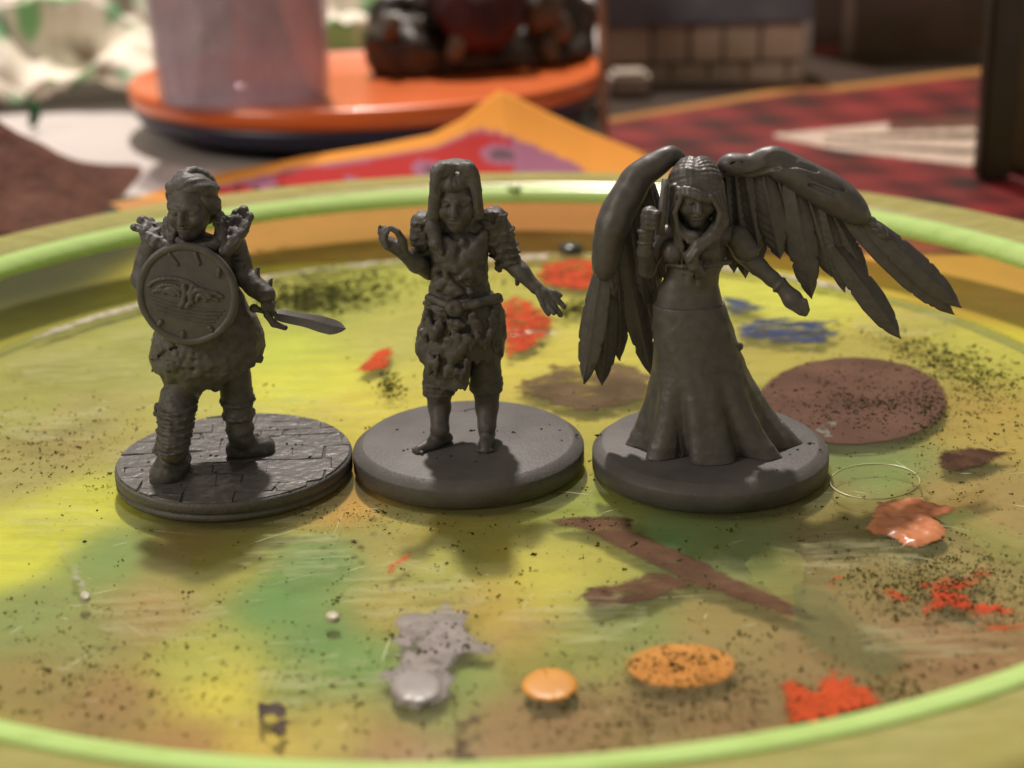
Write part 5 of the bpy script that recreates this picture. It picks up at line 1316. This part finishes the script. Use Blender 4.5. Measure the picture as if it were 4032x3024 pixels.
v.limb([(DK(1760, -80, 222), 6), (DK(1840, 60, 219), 7), (DK(1880, 140, 217), 4.5)], 2); v.limb([(DK(1990, -80, 224), 6), (DK(1960, 60, 220), 6), (DK(1930, 130, 218), 4)], 2); v.rough(1.0, 5, 7)
child(v.build('cloth', mat('maroon paint', (.045, .008, .009), .5, .3, var=.4, vscale=100), None), md_)
for (px, py, y_, r) in ((2110, 60, 226, 3.6), (2160, 30, 226, 3.6), (2200, 110, 228, 3.2), (1540, 110, 214, 2.2), (2160, 195, 224, 2.6), (1790, 190, 213, 2.4)):
    v = Clay(DK(px, py, y_) - 6, DK(px, py, y_) + 6, .5); v.ball(DK(px, py, y_), (r, r * .8, r * 1.4), 1); v.rough(.7, 3, 8)
    child(v.build('grey_lump', mat('grey drybrush', (.10, .08, .06), .5, .3, var=.3, vscale=120), None), md_)
# paint pot behind the cup
pp = on_y(1395, 130, 305)
pot = empty('paint_pot', (pp[0], 305, TZ)); tag(pot, 'green and white paint pot with navy cap behind the cup', 'pot')
zt = on_y(1395, 130, 305)[2]; zg = on_y(1395, 205, 305)[2]
child(revolve('jar', [(0.001, TZ + .05), (9, TZ + .05), (9, zt), (0.001, zt)], 48, mat('green label', (.14, .45, .16), .4, .4), None, False, (pp[0], 305)), pot)
child(revolve('collar', [(0.001, zt + .05), (8.2, zt + .05), (8.2, zt + 3.5), (0.001, zt + 3.5)], 48, mat('white collar', (.6, .55, .5), .4, .4), None, False, (pp[0], 305)), pot)
child(revolve('cap', [(0.001, zt + 3.6), (7, zt + 3.6), (6.2, zt + 20), (0.001, zt + 20)], 48, mat('navy cap', (.012, .02, .06), .35, .5), None, False, (pp[0], 305)), pot)

# orange magazine sheet whose corner curls up between dish and tray
top = [(430, 800), (529, 782), (823, 690), (1200, 617), (1494, 570), (1700, 529), (1817, 470), (1905, 400), (1964, 355), (2023, 376), (2140, 435), (2317, 517), (2500, 588), (2700, 660)]
bord = [(430, 830), (823, 740), (1200, 652), (1435, 623), (1700, 576), (1788, 547), (1846, 517), (1893, 505), (1964, 517), (2082, 564), (2199, 617), (2275, 647), (2400, 760), (2700, 800)]
nu, nv = 240, 60
pxs = np.linspace(430, 2700, nu)
X = np.zeros((nu, nv)); Y = X.copy(); Z = X.copy(); C = np.zeros((nu, nv, 3))
for i, px in enumerate(pxs):
    py = np.interp(px, [p[0] for p in top], [p[1] for p in top])
    e = on_z(px, py, TZ + .5)
    if e[1] > 148: e = on_y(px, py, 148)
    e0 = on_z(860 + (px - 430) * (1830 / 2270), 1000, TZ + .45)
    e0[1] = 84.0
    pb = np.interp(px, [p[0] for p in bord], [p[1] for p in bord])
    for j in range(nv):
        s_ = j / (nv - 1)
        p = e0 + (e - e0) * s_; p[2] = TZ + .5 + (e[2] - TZ - .5) * s_ ** 2.6
        X[i, j], Y[i, j], Z[i, j] = p
        d = p - CAM; dep = d @ fw; yy = IH / 2 - (d @ UP) / dep * FPX; xx = IW / 2 + (d @ RT) / dep * FPX
        pb2 = np.interp(xx, [p_[0] for p_ in bord], [p_[1] for p_ in bord])
        n_ = math.sin(xx * .021 + 1) + math.sin(xx * .009 + yy * .03) + math.sin(yy * .05 - xx * .013)
        if yy > 780 or xx > 2560: col = (.42, .22, .085) if xx < 1850 else (.40, .17, .08)
        elif yy > pb2:
            col = np.array([.34, .028, .026]) if (n_ > -.9 and xx < 2020 and yy > pb2 + 14) else np.array([.27, .105, .165])
            if n_ < -2.2: col = np.array([.10, .06, .07])
        else: col = (.60, .25, .045)
        C[i, j] = col
ms = grid_mesh('magazine_sheet', X, Y, Z, C, attr_mat('magazine print', .85, .08, .08, 60), .25)
tag(ms, 'orange magazine sheet with purple and red print, corner curling up', 'paper')

# red printed sheet on the table at the right, orange border, white streak
nu, nv = 200, 120
X = np.zeros((nu, nv)); Y = X.copy(); C = np.zeros((nu, nv, 3))
for i in range(nu):
    px = 2380 + (4100 - 2380) * i / (nu - 1)
    pe = np.interp(px, [2380, 2800, 3000, 3150, 3300, 3750, 4100], [465, 395, 360, 335, 335, 280, 245])
    e = on_z(px, pe, TZ + .3); e0 = on_z(px, 1000, TZ + .3)
    for j in range(nv):
        s_ = j / (nv - 1); p = e0 + (e - e0) * s_; X[i, j], Y[i, j] = p[:2]
        d = p - CAM; yy = IH / 2 - (d @ UP) / (d @ fw) * FPX
        n_ = math.sin(px * .009 + yy * .02) + math.sin(px * .023 - yy * .045) + math.sin(yy * .09 + px * .004)
        col = np.array([.13, .013, .014]) * (1 + .35 * n_) + np.array([.02, .004, .004])
        col = np.clip(col, .012, 1)
        if yy < pe + 22: col = np.array([.42, .20, .05])
        w0, w1 = np.interp(px, [3050, 3800], [528, 455]), np.interp(px, [3050, 3300, 3800], [538, 590, 650])
        if px > 3050 and w0 < yy < w1:
            f_ = (yy - w0) / (w1 - w0); col = np.array([.62, .50, .42])
            if px > 3250 and (.35 < f_ < .47 or .68 < f_ < .78): col = np.array([.10, .06, .03])
            if px > 3500 and f_ < .25: col = np.array([.12, .05, .03])
        C[i, j] = col
rs = grid_mesh('red_sheet', X, Y, np.full(X.shape, TZ + .3), C, attr_mat('red print', .4, .4, .15, 80))
tag(rs, 'dark red printed sheet with orange border and white streak', 'paper')

# added dark sheet behind the red one, standing in for shade there
e = [on_z(px, py, TZ + .15) for px, py in ((2330, 470), (4200, 470), (4200, 205), (2330, 205))]
o = prism('shade_sheet', [p[:2] for p in e], TZ + .1, TZ + .22, mat('dark brown shade', (.035, .020, .013), .6, .2, var=.35, vscale=40), None); tag(o, 'dark brown shade sheet added under the stone wall model', 'paper')
# grey stone-block wall terrain with blue grey cap
sw_root = empty('stone_wall_terrain', (on_y(2760, 300, 258)[0], 258, TZ)); tag(sw_root, 'beige stone block wall model with blue grey top behind the red sheet', 'model')
BLOCK = mat('beige block', (.44, .36, .29), .7, .2, var=.2, vscale=60, bump=.5, bscale=200)
def boxm(name, x0, x1, y0, y1, z0, z1, material, parent, bev=.6):
    bm = bmesh.new(); bmesh.ops.create_cube(bm, size=1)
    for v_ in bm.verts: v_.co = Vector(((x0 + x1) / 2 + v_.co.x * (x1 - x0), (y0 + y1) / 2 + v_.co.y * (y1 - y0), (z0 + z1) / 2 + v_.co.z * (z1 - z0))) * MM
    if bev: bmesh.ops.bevel(bm, geom=bm.edges, offset=bev * MM, segments=2, affect='EDGES')
    me = bpy.data.meshes.new(name); bm.to_mesh(me); bm.free()
    o = link(name, me, material, None, False)
    if parent: child(o, parent)
    return o
xa_, xb_ = on_y(2380, 200, 255)[0], on_y(3170, 200, 255)[0]
zr = [on_y(2760, q, 255)[2] for q in (335, 250, 95, -90)]
boxm('core', xa_ + 1, xb_ - 1, 257, 272, TZ + .1, zr[2], mat('dark mortar', (.05, .035, .025), .8, .1), sw_root, 0)
for r_, (z0, z1) in enumerate(((TZ + .2, zr[0]), (zr[0], zr[1]), (zr[1], zr[2]))):
    x = xa_ - (r_ % 2) * 3
    while x < xb_ - 2:
        w_ = rnd.uniform(8, 13); x1 = min(x + w_, xb_); boxm('block', max(x, xa_) + .3, x1 - .3, 254.5 + rnd.uniform(-.5, .5), 259, z0 + .35, z1 - .35, BLOCK, sw_root); x = x1
boxm('cap', xa_ - 2, xb_ + 1, 252, 275, zr[2] + .1, zr[3], mat('blue grey', (.10, .115, .16), .6, .3, var=.25, vscale=60), sw_root)
q0, q1 = on_y(2400, 400, 235)[0], on_y(2560, 400, 235)[0]
o = boxm('pale_block', q0, q1, 233, 245, TZ + .35, on_y(2500, 290, 233)[2], mat('pale block', (.42, .36, .31), .6, .3, var=.15, vscale=80, bump=.4, bscale=200), None, 1.2); tag(o, 'small pale stone block on the red sheet', 'block')
# brown box behind
q0, q1 = on_y(3190, 200, 302)[0], on_y(3900, 200, 302)[0]
bb = empty('brown_box', ((q0 + q1) / 2, 310, TZ)); tag(bb, 'dark brown cardboard box beside the stone wall model', 'box')
boxm('carton', q0, q1, 300, 330, TZ + .1, 75, mat('brown card', (.060, .025, .014), .5, .3, var=.35, vscale=40), bb)
boxm('red_band', q0 + .5, q0 + 8, 299.2, 299.8, on_y(3250, 260, 300)[2], on_y(3250, 180, 300)[2], mat('red print', (.25, .03, .012), .5, .3), bb, 0)
boxm('pale_stripe', q0 + 9, q0 + 12, 299.2, 299.8, on_y(3250, 230, 300)[2], 74, mat('pale print', (.18, .12, .09), .5, .3), bb, 0)

# clear plastic case standing on the red sheet
def pane(name, a, b, z0, z1, th, material, parent):
    a, b = np.array(a, float), np.array(b, float); d = b - a; d /= np.linalg.norm(d); n = np.array([-d[1], d[0]]) * th / 2
    V = [(*(a - n), z0), (*(b - n), z0), (*(b + n), z0), (*(a + n), z0), (*(a - n), z1), (*(b - n), z1), (*(b + n), z1), (*(a + n), z1)]
    F = [(0, 3, 2, 1), (4, 5, 6, 7), (0, 1, 5, 4), (1, 2, 6, 5), (2, 3, 7, 6), (3, 0, 4, 7)]
    return child(link(name, mesh_py(name, V, F), material, None, False), parent)
CA = on_z(2375, 545, TZ)[:2]; CB = on_y(3830, 840, 130)[:2]
case = empty('clear_case', (CA[0], CA[1], TZ + .35)); tag(case, 'clear plastic case with dark edge post standing over the red sheet', 'case')
GL = plastic('clear case plastic', (.97, .96, .94), (.07, .05, .045), .945, .05, .3)
dv = (CB - CA) / np.linalg.norm(CB - CA); nv_ = np.array([-dv[1], dv[0]])
pane('front_pane', CA, CB, TZ + .4, 78, .8, GL, case)
child(tube('corner_edge', [(*CA, TZ + .4), (*CA, 78)], 1.1, plastic('clear corner', (.9, .8, .7), (.30, .17, .11), .45, .1, .3), None, 10), case)
pd = (on_y(3935, 700, 130)[0] - on_y(3805, 700, 130)[0])
boxm('edge_post', CB[0] + .1, CB[0] + pd, 128, 133, TZ + .4, 78, mat('dark post', (.020, .011, .006), .4, .4, var=.4, vscale=50), case, .8)
x0 = CB[0] + pd + 1.0
o = boxm('cork_panel', x0, x0 + 40, 136, 146, TZ + .35, 78, mat('brown cork', (.055, .030, .014), .6, .3, var2=(.14, .09, .045), vscale=70, bump=.6, bscale=300), None, .8); tag(o, 'mottled brown cork panel beside the clear case', 'panel')
